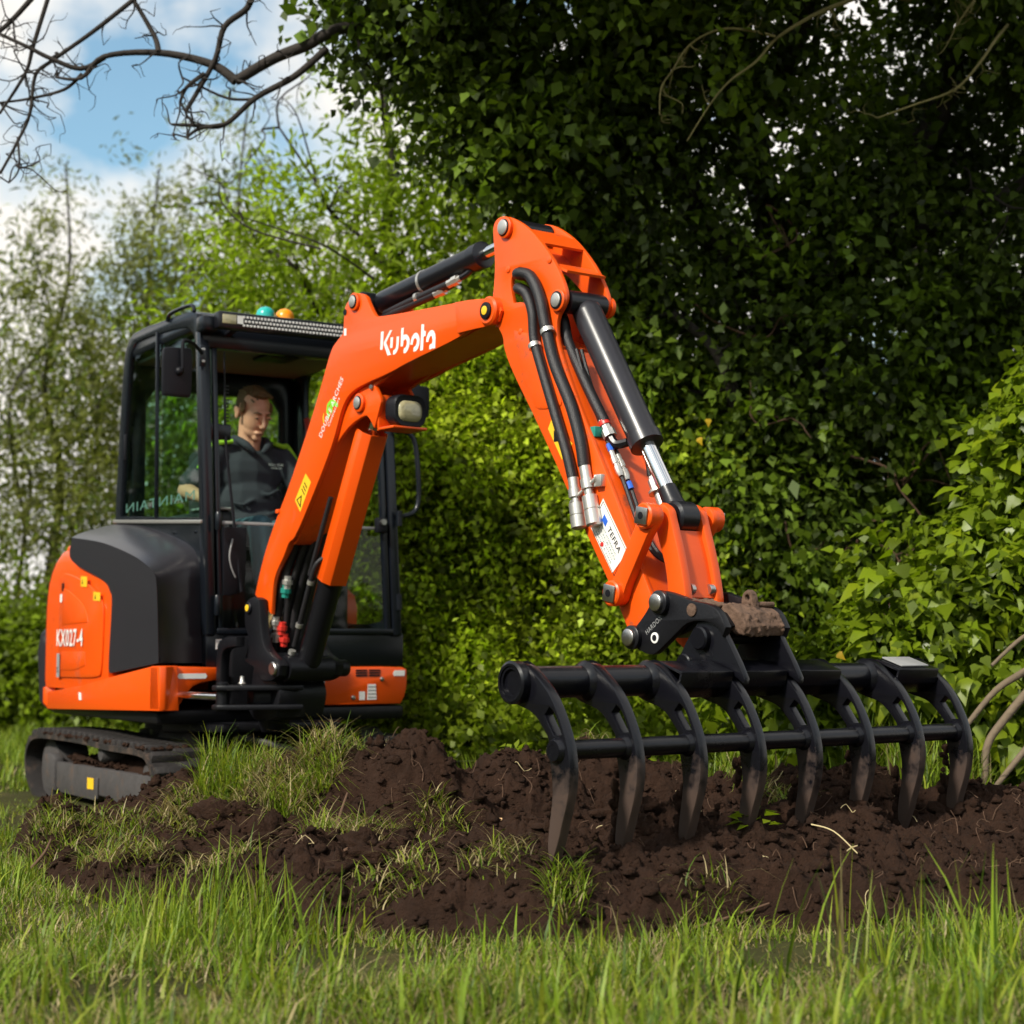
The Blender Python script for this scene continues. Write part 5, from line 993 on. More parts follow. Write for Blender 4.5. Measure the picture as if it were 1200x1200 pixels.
# ================================================================== GRASS
M['grass'] = leafmat('grass_blades', (1, 1, 1), .35, .5, (1.15, 1.15, .7))
def blades(P, L, W, lean, tint, rg, segs=3, curl=1.0):
    n = len(P); a = rg.uniform(0, 2 * math.pi, n); d = np.stack([np.cos(a), np.sin(a), 0 * a], 1); sd_ = np.stack([-np.sin(a), np.cos(a), 0 * a], 1)
    rows = []
    for k in range(segs + 1):
        t = k / segs; out = lean * (t ** 1.8) * L * curl; up = L * t * np.sqrt(np.maximum(1 - (lean * t * .75) ** 2, .05))
        c = P + d * out[:, None] + np.array([0, 0, 1]) * up[:, None]; w_ = W * (1 - t ** 1.6) * .5 + .0003
        rows.append(c - sd_ * w_[:, None]); rows.append(c + sd_ * w_[:, None])
    V = np.stack(rows, 1).reshape(-1, 3); m = 2 * (segs + 1); b = np.arange(n)[:, None, None] * m; k = np.arange(segs)[None, :, None] * 2
    Q = (b + k + np.array([0, 1, 3, 2])[None, None, :]).reshape(-1, 4); T = np.repeat(tint, m, 0); return V, Q, T
GREEN = np.array([[.155, .235, .014], [.20, .285, .018], [.075, .135, .010], [.27, .315, .026], [.17, .255, .014]]); DRY = np.array([[.32, .26, .12], [.42, .34, .17], [.22, .175, .08]])
def gtint(n, dry, rg):
    c = GREEN[rg.integers(0, len(GREEN), n)]; d = DRY[rg.integers(0, 3, n)]; isd = rg.random(n) < dry; c = np.where(isd[:, None], d, c); return c * rg.uniform(.75, 1.25, (n, 1)), isd
def lawn(name, label, n, x0, x1, y0, y1, L0, L1, W0, dry, rg, wedge=True, soil_ok=.25, segs=3, keep=None, clump=False):
    y = rg.uniform(y0, y1, n); x = rg.uniform(x0, x1, n)
    if wedge: ok = np.abs(x) < y * .33 + .15; x, y = x[ok], y[ok]
    ok = soilmask(x, y) < soil_ok * rg.uniform(.2, 1.6, len(x)); x, y = x[ok], y[ok]
    if keep is not None: ok = keep(x, y); x, y = x[ok], y[ok]
    if clump: ok = fbm(x, y, 3.4, 2, 83) > rg.uniform(-.2, .5, len(x)); x, y = x[ok], y[ok]
    patch = fbm(x, y, 2.2, 3, 71); ok = rg.random(len(x)) < np.clip(.62 + patch * 1.8, .08, 1); x, y, patch = x[ok], y[ok], patch[ok]
    ha = (x - H.o[0]) * H.A[0] + (y - H.o[1]) * H.A[1]; hb2 = (x - H.o[0]) * H.B[0] + (y - H.o[1]) * H.B[1]; near = (ha > -.8) & (ha < -.2) & (hb2 > -2.0) & (hb2 < .35)
    n = len(x); t, isd = gtint(n, np.clip(dry - patch * .5, .03, .8), rg)
    L = rg.uniform(L0, L1, n) * np.interp(y, [3.0, 4.0, 4.7, 5.2, 20], [1.25, 1.1, .9, .8, 1.0] if wedge else [1] * 5) * (1 + .45 * patch) * np.where(isd, .75, 1) * np.where(near, .32, 1); lean = np.clip(rg.normal(.55, .3, n), .05, 1.1) + np.where(isd, .35, 0)
    V, Q, T = blades(np.stack([x, y, ground_h(x, y) - .012], 1), L, W0 * rg.uniform(.6, 1.3, n), np.clip(lean, .05, 1.2), t, rg, segs)
    o = npmesh(name, V, Q, 'grass', tint=T, kind='stuff', smooth=False); return tag(o, label, 'grass')
offm = lambda x, y: ~((x - H.o[0]) * H.A[0] + (y - H.o[1]) * H.A[1] > -.36) | ~((x - H.o[0]) * H.B[0] + (y - H.o[1]) * H.B[1] < .3) | ~((x - H.o[0]) * H.B[0] + (y - H.o[1]) * H.B[1] > -1.95) | ((x - H.o[0]) * H.A[0] + (y - H.o[1]) * H.A[1] > 1.2)
lawn('meadow_grass', 'short green and straw coloured grass in front of the dug soil', 80000, -2.2, 2.2, 3.0, 6.2, .022, .08, .0062, .42, rng, segs=2)
lawn('meadow_grass', 'longer single green blades standing out of the short grass', 6000, -2.2, 2.2, 3.1, 6.0, .07, .19, .0085, .05, rng, clump=True)
lawn('meadow_grass', 'broad bright grass blades at the near edge of the meadow', 1500, -1.6, 1.6, 3.0, 4.3, .07, .18, .0115, .06, rng, segs=4, clump=True)
lawn('meadow_grass', 'flat pale straw lying in the short grass', 21000, -2.2, 2.2, 3.2, 6.0, .05, .13, .0044, .97, rng)
lawn('meadow_grass', 'bright green grass along the excavator track', 38000, -3.6, -.9, 5.9, 10.2, .04, .12, .006, .10, rng, keep=offm, segs=2)
lawn('meadow_grass', 'far green grass running to the hedge', 26000, -6, -1.2, 9.8, 15.5, .08, .17, .010, .08, rng, wedge=False, keep=offm, segs=2)
lawn('meadow_grass', 'rough grass growing between the soil and the hedge', 16000, -1.6, 3.4, 7.2, 10.6, .12, .30, .007, .12, rng, keep=offm, segs=2)
def tuft(name, label, x, y, n, r, L0, L1, W0, dry, lean=.5, z=None, group=None, seed=0, cat='grass tuft', shag=0):
    rg = np.random.default_rng(900 + seed); a = rg.uniform(0, 6.3, n); q = r * np.sqrt(rg.random(n)); px = x + q * np.cos(a); py = y + q * np.sin(a)
    pz = np.maximum(soil_h(px, py), ground_h(px, py) - .02) if z is None else z + .6 * r * (1 - (q / r) ** 2)
    t, isd = gtint(n, dry, rg); ln = np.clip(rg.normal(lean, .25, n), .05, 1.3); L = rg.uniform(L0, L1, n)
    V, Q, T = blades(np.stack([px, py, pz - .01], 1), L, W0 * rg.uniform(.6, 1.3, n), ln, t, rg, 4)
    o = npmesh(name, V, Q, 'grass', tint=T, smooth=False, loc=(x, y, float(pz.mean()))); return tag(o, label, cat, group)
tuft('grass_tuft', 'thick bright grass tuft on top of the soil heap beside the track', -1.08, 6.75, 800, .16, .09, .22, .006, .10, .5, seed=1)
tuft('grass_tuft', 'matted straw coloured turf draped over the soil heap by the track', -1.12, 6.56, 1200, .23, .04, .13, .005, .62, 1.1, seed=2)
tuft('grass_tuft', 'pale grass clump hanging down the dark soil slope', -.78, 6.38, 900, .15, .07, .18, .005, .45, 1.05, seed=3)
tuft('grass_tuft', 'grass sod lying along the ridge of the soil heap', -.62, 6.78, 700, .20, .05, .15, .005, .35, .8, seed=4)
tuft('grass_tuft', 'small fresh green tuft at the foot of the first rake tine', .16, 5.0, 200, .07, .05, .12, .0045, .1, .9, seed=5)
tuft('grass_tuft', 'flattened straw tuft in the soil left of the first tine', -.05, 5.12, 170, .11, .04, .10, .004, .6, 1.0, seed=6)
tuft('grass_tuft', 'torn grass sod at the left end of the dug soil', -1.62, 6.45, 900, .26, .03, .10, .005, .3, .9, seed=7)
tuft('grass_tuft', 'ragged grass tuft in the middle of the soil slope', -.55, 5.75, 420, .16, .05, .14, .004, .45, 1.0, seed=8)
tuft('grass_tuft', 'long upright green grass behind the end of the rake', -.02, 7.9, 700, .22, .2, .42, .007, .08, .35, seed=9)
tuft('grass_tuft', 'grass growing behind the middle rake tines', .85, 7.35, 800, .3, .15, .34, .007, .12, .5, seed=10)
tuft('grass_tuft', 'grass growing behind the last rake tines', 1.7, 7.35, 900, .35, .15, .32, .007, .10, .5, seed=11)
tuft('grass_tuft', 'tall grass blades standing before the soil near the edge of the field', .95, 4.35, 40, .35, .2, .36, .008, .15, .3, seed=12)
tuft('grass_tuft', 'loose tall grass blades standing at the foot of the soil heap', -.72, 4.75, 160, .30, .16, .28, .006, .05, .35, seed=13)
tuft('grass_tuft', 'dense bright clump of tall grass before the left end of the soil', -.95, 5.05, 420, .28, .10, .24, .0065, .05, .4, seed=15)
tuft('grass_tuft', 'bright tall grass clump in the meadow before the middle tines', .35, 4.35, 220, .25, .09, .20, .0065, .1, .5, seed=16)
tuft('grass_tuft', 'tall grass clump at the meadow edge before the last tines', 1.25, 4.6, 260, .3, .10, .22, .0065, .1, .45, seed=17)
for k_, (x_, y_, n_, r_, dr_, lab_) in enumerate(((-1.85, 6.4, 500, .20, .45, 'torn straw and grass turf at the far left edge of the soil'), (-1.35, 6.05, 420, .16, .5, 'broken piece of turf on the low left soil'), (-.95, 5.75, 300, .13, .55, 'small piece of dry turf on the soil slope'), (-.25, 6.1, 260, .12, .6, 'dry rooty turf scrap beside the pale torn root'), (.35, 6.9, 380, .18, .35, 'turf scrap behind the second rake tine'), (1.0, 6.75, 380, .2, .4, 'turf scrap behind the fourth rake tine'), (-.35, 5.2, 240, .14, .55, 'straw scrap at the near edge of the soil heap'), (.62, 5.0, 200, .14, .5, 'dry turf scrap before the third rake tine'))):
    tuft('turf_scrap', lab_, x_, y_, n_, r_, .04, .13, .0045, dr_, 1.05, seed=40 + k_, cat='turf')
tuft('grass_tuft', 'tall thick grass stems before the flat soil', 1.16, 4.25, 9, .12, .30, .42, .011, .1, .25, seed=14)

# ================================================================== FOLIAGE
def leaf_rows(P, D, Nn, L, W, tint, droop=.12, fold=.14):
    S = np.cross(D, Nn); S /= np.linalg.norm(S, axis=1)[:, None] + 1e-9; Nn = np.cross(S, D)
    L = L[:, None]; W = W[:, None]; m = P + D * L * .42 + Nn * (L * .02)
    v = np.stack([P, m - S * W * .5 + Nn * W * fold, P + D * L - Nn * L * droop, m + S * W * .5 + Nn * W * fold], 1)
    return v.reshape(-1, 3), np.repeat(tint, 4, 0)
def unit(v): return v / (np.linalg.norm(v, axis=1)[:, None] + 1e-9)
def clusters(blobs, n, rg, inner=.25, power=.45):
    w_ = np.array([b[3] * b[4] * b[5] for b in blobs]) ** .75; idx = rg.choice(len(blobs), n, p=w_ / w_.sum()); Bm = np.array([b[:6] for b in blobs])[idx]
    d = unit(rg.normal(size=(n, 3))); r = (inner + (1 - inner) * rg.random(n)) ** power
    wob = 1 + .22 * np.sin(d[:, 0] * 5 + idx * 1.7) * np.sin(d[:, 1] * 4.3 + idx) + .16 * np.sin(d[:, 2] * 7 + idx * 2.3)
    return Bm[:, :3] + d * Bm[:, 3:] * (r * wob)[:, None], d
def foliage(blobs, n, per, L0, W0, rg, spread=.16, tint=(1, 1, 1), jit=.3, droop_dir=.35, flat=.4, outw=.35, yel=.0, clip=None, inner=.25, power=.45, ratio_j=.3):
    C, d = clusters(blobs, n, rg, inner, power)
    if clip is not None: k = clip(C); C, d = C[k], d[k]; n = len(C)
    tw = unit(d + rg.normal(size=(n, 3)) * .5 + np.array([0, 0, -droop_dir])); m = n * per
    t = rg.random((n, per, 1)); P = C[:, None] + tw[:, None] * (t - .3) * spread * 2 + rg.normal(size=(n, per, 3)) * spread * .38
    D = unit((tw[:, None] * .6 + rg.normal(size=(n, per, 3)) * .75 + np.array([0, 0, -.25])).reshape(-1, 3)); P = P.reshape(-1, 3)
    Nn = unit(np.repeat(d, per, 0) * outw + np.array([0, 0, flat]) + rg.normal(size=(m, 3)) * .5)
    ct = (1 + rg.normal(size=(n, 1)) * jit * .6).clip(.45, 1.7); tt = np.repeat(ct, per, 0) * (1 + rg.normal(size=(m, 1)) * jit * .5).clip(.5, 1.6) * np.array(tint)
    tt = tt * np.array([1, 1, 1]) + (rg.random((m, 1)) < yel) * np.array([.35, .22, .0])
    return leaf_rows(P, D, Nn, L0 * rg.uniform(.6, 1.3, m), W0 * rg.uniform(1 - ratio_j, 1 + ratio_j, m), tt.clip(0, 3))
def clumpy(blobs, k, rg, f0=.22, f1=.42):
    out = []
    for b in blobs:
        for _ in range(k):
            d = rg.normal(size=3); d[1] = -abs(d[1]); d /= np.linalg.norm(d); f = rg.uniform(f0, f1); out.append((b[0] + d[0] * b[3], b[1] + d[1] * b[4], b[2] + d[2] * b[5], b[3] * f + .04, b[4] * f + .04, b[5] * f * .8 + .04))
    return out
def crown(parent, parts, m, name='crown'):
    V = np.concatenate([p[0] for p in parts]); T = np.concatenate([p[1] for p in parts]); Q = np.arange(len(V)).reshape(-1, 4)
    return npmesh(name, V, Q, m, parent=parent, tint=T, smooth=False, kind='stuff')
def limb(mb, p, q, r0, r1, rg, wob=.05, n=7, sub=4, k=5):
    p = np.asarray(p, float); q = np.asarray(q, float); L = np.linalg.norm(q - p); P = [p + (q - p) * t + (rg.normal(size=3) * wob * L * (0 < t < 1)) for t in np.linspace(0, 1, k)]
    mb.tube(P, r0, r1, n=n, sub=sub); return P
def branchlets(mb, rg, P, r, n, L, depth=1, up=.2):
    for i in range(n):
        j = rg.integers(1, len(P)); q = P[j]; d = rg.normal(size=3); d[2] += up; d /= np.linalg.norm(d); e = q + d * L * rg.uniform(.5, 1.2)
        Q = limb(mb, q, e, r, r * .35, rg, .10, 5, 3, 4)
        if depth > 1: branchlets(mb, rg, Q, r * .5, max(2, n // 3), L * .5, depth - 1, up)
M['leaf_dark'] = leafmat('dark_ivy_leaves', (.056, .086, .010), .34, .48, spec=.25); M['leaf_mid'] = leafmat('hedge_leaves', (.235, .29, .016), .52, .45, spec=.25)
M['leaf_bright'] = leafmat('bright_ivy_leaves', (.19, .25, .010), .45, .36); M['leaf_pale'] = leafmat('willow_leaves', (.165, .18, .045), .6, .5, spec=.2); M['leaf_low'] = leafmat('undergrowth_leaves', (.17, .225, .013), .45, .45, spec=.25)

def tree(name, label, base, trunk, limbs, blobs, spec, m, seed, cat='tree', group=None, bark='bark', twigs=0, twr=.02, twL=.8, parts_extra=()):
    rg = np.random.default_rng(seed); t = empty(name, tuple(base), label, cat, group); mb = MB()
    for p, q, r0, r1 in trunk: P = limb(mb, p, q, r0, r1, rg, .016, 12, 5, 6)
    for p, q, r0, r1 in limbs:
        P = limb(mb, p, q, r0, r1, rg, .035, 8, 4, 6)
        if twigs: branchlets(mb, rg, P, twr, twigs, twL, 2)
    obj('trunk', mb, bark, t, angle=70, clean=False)
    crown(t, [foliage(s_.pop('blobs', blobs), rg=rg, **s_) for s_ in spec], m); return t
# ---- the dark ivy-clad tree over the rake
blA = [(-.52, 9.3, 4.45, .62, .6, .58), (.1, 9.6, 4.55, 1.0, .8, .85), (1.05, 9.4, 4.35, .75, .7, .75), (1.5, 9.4, 5.15, .9, .8, .55), (2.62, 9.4, 4.6, .52, .6, .48), (3.4, 9.5, 4.5, .6, .7, .9), (.75, 9.6, 3.5, .75, .6, .55), (1.98, 9.7, 3.42, .45, .5, .40), (2.95, 9.6, 3.0, .55, .5, .55), (1.15, 9.8, 2.65, .6, .45, .6), (2.0, 9.8, 2.45, .7, .5, .6), (2.9, 9.8, 2.1, .6, .5, .7), (1.75, 9.7, 1.5, .36, .34, .7), (.05, 9.5, 3.75, .5, .5, .42), (1.3, 9.9, 1.6, .6, .4, .6), (2.4, 10.0, 1.2, .8, .4, .8)]
IV = tree('ivy_clad_tree', 'tall dark ivy clad tree arching over the rake and the hedge', (1.75, 9.9, 0), [((1.75, 9.9, 0), (1.72, 9.9, 2.4), .17, .13), ((1.72, 9.9, 2.4), (1.3, 9.8, 4.4), .13, .08)],
          [((1.7, 9.9, 2.3), (2.6, 9.7, 4.4), .13, .06), ((1.6, 9.9, 2.6), (.4, 9.5, 4.3), .10, .05), ((.9, 9.7, 3.6), (-.9, 9.2, 4.35), .09, .035), ((2.0, 9.8, 3.0), (3.3, 9.5, 3.8), .08, .04), ((1.7, 9.8, 1.7), (.9, 9.5, 2.7), .06, .025), ((1.4, 9.8, 4.1), (.4, 7.3, 5.3), .08, .03), ((1.5, 9.8, 4.0), (2.0, 7.3, 5.4), .08, .03)],  # last two limbs carry an unseen overhang, added to shade the crown
          blA, [dict(n=3800, per=17, L0=.066, W0=.046, spread=.15, jit=.6, yel=.003, power=.6), dict(blobs=clumpy(blA, 8, np.random.default_rng(950), .2, .4), n=1300, per=16, L0=.07, W0=.05, spread=.13, tint=(2.2, 2.2, 1.3), jit=.6, power=.3, inner=.3, droop_dir=.9), dict(blobs=clumpy(blA, 4, np.random.default_rng(951), .2, .4), n=260, per=10, L0=.10, W0=.075, spread=.15, tint=(1.5, 1.6, 1.1), jit=.6, droop_dir=.9), dict(blobs=[(-.3, 7.4, 5.2, .9, .8, .5), (.7, 7.2, 5.25, 1.0, .9, .55), (1.7, 7.2, 5.25, 1.0, .9, .55), (2.6, 7.5, 5.2, .8, .8, .5), (-.2, 8.3, 5.2, .8, .6, .5), (1.2, 8.3, 5.3, 1.0, .6, .5)], n=1000, per=12, L0=.10, W0=.08, spread=.2, jit=.4), dict(blobs=[(2.25, 10.2, 4.0, .6, .4, .5), (2.9, 10.2, 3.9, .5, .4, .6)], n=420, per=15, L0=.07, W0=.05, spread=.17, jit=.4)], 'leaf_dark', 41, twigs=4, twr=.014, twL=.7)  # sprays tinted lighter as sunlit highlights; high near blobs added unseen for shade
# ---- dark trees standing behind it
for i, (x, y, lab, h_, bl, n_) in enumerate((
    (2.9, 12.2, 'dark tree filling the gap behind the ivy bush', 5.5, [(2.9, 12.2, 2.9, 1.1, .9, 1.0), (3.7, 12, 2.2, 1.0, .8, 1.5), (2.2, 12.3, 2.0, .9, .7, 1.2)], 1300),
    (.9, 12.0, 'dense green tree behind the top of the arm', 5.5, [(.9, 12.0, 3.0, 1.2, .9, 1.5), (1.5, 12.0, 1.5, 1.0, .7, 1.1), (.3, 12.0, 1.4, 1.1, .7, 1.2)], 1500))):
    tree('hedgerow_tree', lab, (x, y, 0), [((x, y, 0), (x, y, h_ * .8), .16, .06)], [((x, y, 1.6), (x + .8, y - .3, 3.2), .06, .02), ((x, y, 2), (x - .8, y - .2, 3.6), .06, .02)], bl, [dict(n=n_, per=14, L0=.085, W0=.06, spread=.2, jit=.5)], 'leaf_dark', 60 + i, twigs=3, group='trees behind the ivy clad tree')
# ---- lit hedge between the cab and the arm
for i, (x, y, lab, bl, n_, tn) in enumerate((
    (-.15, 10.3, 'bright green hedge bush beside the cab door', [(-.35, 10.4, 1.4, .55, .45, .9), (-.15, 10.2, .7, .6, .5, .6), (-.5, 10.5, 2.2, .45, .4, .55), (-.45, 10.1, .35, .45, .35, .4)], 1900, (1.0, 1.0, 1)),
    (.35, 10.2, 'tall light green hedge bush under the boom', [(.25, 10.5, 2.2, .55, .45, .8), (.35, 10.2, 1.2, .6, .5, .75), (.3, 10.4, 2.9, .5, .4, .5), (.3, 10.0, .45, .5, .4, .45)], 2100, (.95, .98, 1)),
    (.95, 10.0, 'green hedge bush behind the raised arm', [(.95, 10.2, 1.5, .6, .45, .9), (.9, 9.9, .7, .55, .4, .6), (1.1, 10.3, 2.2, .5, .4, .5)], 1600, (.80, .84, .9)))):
    tree('hedge_bush', lab, (x, y, 0), [((x, y, 0), (x + .1, y, 1.6), .04, .02)], [((x, y, .3), (x - .3, y, 1.8), .03, .01), ((x, y, .3), (x + .35, y + .1, 1.9), .03, .01)], bl, [dict(n=int(n_ * .55), per=14, L0=.06, W0=.042, spread=.14, jit=.5, tint=tuple(.5 * q for q in tn), power=.8, inner=.1), dict(blobs=clumpy(bl, 9, np.random.default_rng(900 + i)), n=int(n_ * .85), per=26, L0=.052, W0=.031, spread=.17, droop_dir=.9, jit=.8, ratio_j=.5, tint=tuple(1.38 * q for q in tn), power=.22, outw=.8, flat=.45, inner=.4)], 'leaf_mid', 80 + i, cat='bush', group='bushes of the hedge')  # inner leaves tinted dark for shadow gaps, outer sprays tinted lighter
# ---- ash tree with loose feathery leaves above the boom
tree('ash_tree', 'slender tree with loose feathery leaves against the sky above the boom', (-.9, 12.4, 0), [((-.6, 12.5, 0), (-.75, 12.5, 3.0), .10, .06), ((-.75, 12.5, 3.0), (-1.0, 12.4, 5.2), .06, .02)],
     [((-.7, 12.5, 2.6), (-2.0, 12.3, 4.0), .03, .01), ((-.75, 12.5, 3.0), (-.2, 12.3, 4.4), .03, .01), ((-.8, 12.5, 3.3), (-1.7, 12.2, 4.6), .025, .008), ((-.7, 12.4, 2.2), (-1.5, 12.3, 3.2), .025, .008), ((-.75, 12.5, 3.0), (.3, 12.2, 4.4), .03, .008), ((-.85, 12.5, 3.6), (-.5, 12.3, 5.0), .025, .008)],
     [(-1.3, 12.4, 3.7, .95, .6, .75), (-.5, 12.3, 3.6, .7, .5, .8), (-.9, 12.4, 2.9, 1.0, .6, .7), (-1.9, 12.4, 3.1, .6, .5, .8), (-.3, 12.3, 2.7, .7, .5, .7), (-.55, 12.3, 4.5, .7, .5, .65), (.15, 12.2, 4.0, .7, .5, .75), (-.2, 12.2, 3.3, .7, .5, .6)], [dict(n=1150, per=15, L0=.10, W0=.032, spread=.22, jit=.4, tint=(.9, 1.0, 1))], 'leaf_mid', 97, twigs=5, twr=.010, twL=.6)
# ---- willows behind the cab, against the light
for i, (x, y, h_, lab, n_) in enumerate(((-5.3, 19.5, 6.9, 'pale willow at the far end of the willow row', 520), (-4.1, 19.0, 6.7, 'broad pale willow with leaning stems beyond the counterweight', 620), (-3.05, 18.6, 7.3, 'tall thin willow rising to a pointed top behind the cab', 560), (-1.9, 18.2, 5.8, 'lower willow standing behind the cab roof', 600))):
    bl = [(x, y, h_ * .50, .95, .7, h_ * .18), (x - .45, y, h_ * .35, .9, .8, h_ * .16), (x + .35, y, h_ * .64, .75, .5, h_ * .15), (x - .40, y, h_ * .68, .60, .5, h_ * .14), (x, y, h_ * .83, .48, .3, h_ * .13), (x + .35, y - .3, h_ * .18, 1.0, .7, h_ * .13), (x + .55, y, h_ * .45, .6, .5, h_ * .14)]
    tree('willow', lab, (x, y, 0), [((x, y, 0), (x + .1, y, h_ * .93), .07, .008)], [((x, y, .3), (x - .7, y + .1, h_ * .6), .04, .008), ((x, y, .3), (x + .6, y, h_ * .7), .04, .008), ((x, y, .2), (x - .3, y, h_ * .8), .03, .008)], bl,
         [dict(n=int(n_ * 1.08), per=22, L0=.12, W0=.026, spread=.26, jit=.45, power=.6, inner=.1, droop_dir=.7), dict(n=int(n_ * .15), per=20, L0=.13, W0=.04, spread=.3, jit=.4, tint=(.6, .75, .6))], 'leaf_pale', 110 + i, group='willows behind the excavator', twigs=3, twr=.007, twL=.6)
# ---- low hedge on the far side of the grass
for i, (x, y, lab) in enumerate(((-4.9, 15.8, 'dark low bush at the far end of the grass'), (-3.7, 15.4, 'dark bush behind the counterweight'), (-2.6, 15.0, 'dark green bush behind the bonnet'), (-1.5, 13.6, 'green bush behind the cab windows'), (-.9, 12.0, 'bush showing through the cab glass'))):
    bl = [(x, y, .75, .75, .5, .8), (x + .4, y, .5, .6, .5, .55), (x - .4, y, .5, .6, .5, .6)] + ([(x, y, 1.7, .7, .5, .8)] if i > 2 else [])
    tree('hedge_bush', lab, (x, y, 0), [((x, y, 0), (x, y, 1.0), .05, .02)], [((x, y, .2), (x + .4, y, 1.1), .03, .01)], bl, [dict(n=700, per=14, L0=.085, W0=.055, spread=.2, jit=.5, tint=(.75, .8, .8) if i < 3 else (1, 1, 1))], 'leaf_low', 130 + i, cat='bush', group='bushes of the far hedge')  # first three bushes get a darker leaf tint
# ---- undergrowth at the foot of the hedge
for i, (x, y, w_, lab) in enumerate(((-.25, 9.35, .4, 'leafy weeds at the foot of the hedge beside the cab'), (.45, 9.1, .45, 'leafy weeds behind the left end of the rake'), (1.2, 8.7, .45, 'leafy weeds behind the middle of the rake'))):
    rg = np.random.default_rng(170 + i); o = crown(None, [foliage([(x, y, .25, w_, .3, .32), (x + .25, y - .1, .15, w_, .3, .22)], 420, 10, .06, .045, rg, spread=.1, jit=.4)], 'leaf_low', 'weeds'); tag(o, lab, 'weeds', kind='stuff')
# ---- ivy bush at the right: large leaves one by one, the rest massed
rg = np.random.default_rng(200)
IB = empty('ivy_bush', (2.1, 7.9, 0), 'bright green ivy bush with glossy pointed leaves beside the rake', 'bush')
iblobs = [(2.45, 8.0, 1.0, .75, .45, .75), (2.0, 7.9, .75, .55, .4, .45), (2.7, 8.0, 1.6, .6, .45, .5), (1.6, 7.95, .60, .45, .3, .30), (2.4, 7.8, .5, .6, .35, .35), (1.25, 8.1, .55, .4, .3, .28), (2.9, 8.1, 2.0, .5, .4, .45)]
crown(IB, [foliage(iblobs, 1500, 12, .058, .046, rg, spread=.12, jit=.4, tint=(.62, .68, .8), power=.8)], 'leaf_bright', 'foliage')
heart = np.array([(0, .0), (.24, -.03), (.46, .20), (.33, .42), (.20, .68), (0, 1.08), (-.20, .68), (-.33, .42), (-.46, .20), (-.24, -.03)])
def heart_mesh(L, W, bend, tintv):
    v = [(x * W, y * L, -bend * (y ** 2) * L - abs(x) ** 1.5 * W * .5 * bend + .10 * abs(x) * W) for x, y in heart] + [(0, .35 * L, .0)]
    me = bpy.data.meshes.new('leaf'); me.from_pydata(v, [], [(10, i, (i + 1) % 10) for i in range(10)]); me.polygons.foreach_set('use_smooth', [True] * 10)
    c = me.color_attributes.new('tint', 'FLOAT_COLOR', 'POINT')
    for d_ in c.data: d_.color = (*tintv, 1)
    me.materials.append(M['leaf_bright']); return me
hm = [heart_mesh(1, 1, b_, t_) for b_ in (.15, .4) for t_ in ((1, 1, 1), (1.25, 1.2, 1), (.75, .8, .8), (1.1, 1.15, 1.1))]
C, dd = clusters(iblobs, 4000, rg, .85, .3)
ok = (dd[:, 1] < .1) & (dd @ np.array([-.3, -.7, .5]) > .1) & (np.abs(C[:, 0] / C[:, 1]) < .33) & (C[:, 2] > .25); C, dd = C[ok], dd[ok]
Pm = []; nl = 0
front = C[np.argsort(C[:, 1] - .3 * C[:, 2])]; pick = rg.permutation(min(len(front), 700))
def place_leaf(parent, p, out, s_, mesh):
    nrm = unit((out * .55 + np.array([-.15, -.35, .55]) + rg.normal(size=3) * .35)[None])[0]; dn = unit((np.array([0, 0, -.8]) + out * .4 + rg.normal(size=3) * .45)[None])[0]
    y_ = dn - nrm * (dn @ nrm); y_ /= np.linalg.norm(y_); x_ = np.cross(y_, nrm); p = p - LOC[parent]
    o = bpy.data.objects.new('leaf', mesh); col.objects.link(o); o.parent = parent
    o.matrix_local = Matrix(((x_[0] * s_, y_[0] * s_, nrm[0] * s_, p[0]), (x_[1] * s_, y_[1] * s_, nrm[1] * s_, p[1]), (x_[2] * s_, y_[2] * s_, nrm[2] * s_, p[2]), (0, 0, 0, 1)))
for i in pick[:300]: place_leaf(IB, front[i], dd[np.argsort(C[:, 1] - .3 * C[:, 2])][i], rg.uniform(.07, .115), hm[rg.integers(0, 8)])
# rest of the front leaves, massed but with the same leaf shape
hv = np.array([v.co[:] for v in hm[0].vertices]); ht = np.array([p.vertices[:] for p in hm[0].polygons])
def mass_leaves(parent, P, O, s0, s1, m, name='small_leaves', tint=(1, 1, 1)):
    V = []; T = []
    for p, out in zip(P, O):
        nrm = unit((out * .5 + np.array([-.15, -.3, .55]) + rg.normal(size=3) * .4)[None])[0]; dn = unit((np.array([0, 0, -.8]) + out * .4 + rg.normal(size=3) * .5)[None])[0]
        y_ = dn - nrm * (dn @ nrm); y_ /= np.linalg.norm(y_); x_ = np.cross(y_, nrm); s_ = rg.uniform(s0, s1); V.append(p + s_ * (hv[:, :1] * x_ + hv[:, 1:2] * y_ + hv[:, 2:] * nrm)); T.append(np.tile(np.array(tint) * rg.uniform(.6, 1.35), (11, 1)))
    n_ = len(V); Q = (np.arange(n_)[:, None, None] * 11 + ht[None]).reshape(-1, 3)
    return npmesh(name, np.concatenate(V), Q, m, parent=parent, tint=np.concatenate(T), kind='stuff')
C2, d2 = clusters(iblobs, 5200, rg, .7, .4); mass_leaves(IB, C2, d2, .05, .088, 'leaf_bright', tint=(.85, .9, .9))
# single ivy leaves on the dark tree, tinted lighter as if catching light
C3, d3 = clusters(blA, 5200, rg, .8, .25); ok = (d3[:, 1] < .25); mass_leaves(IV, C3[ok], d3[ok], .04, .078, 'leaf_dark', 'ivy_leaves', (1.7, 1.75, 1.3))
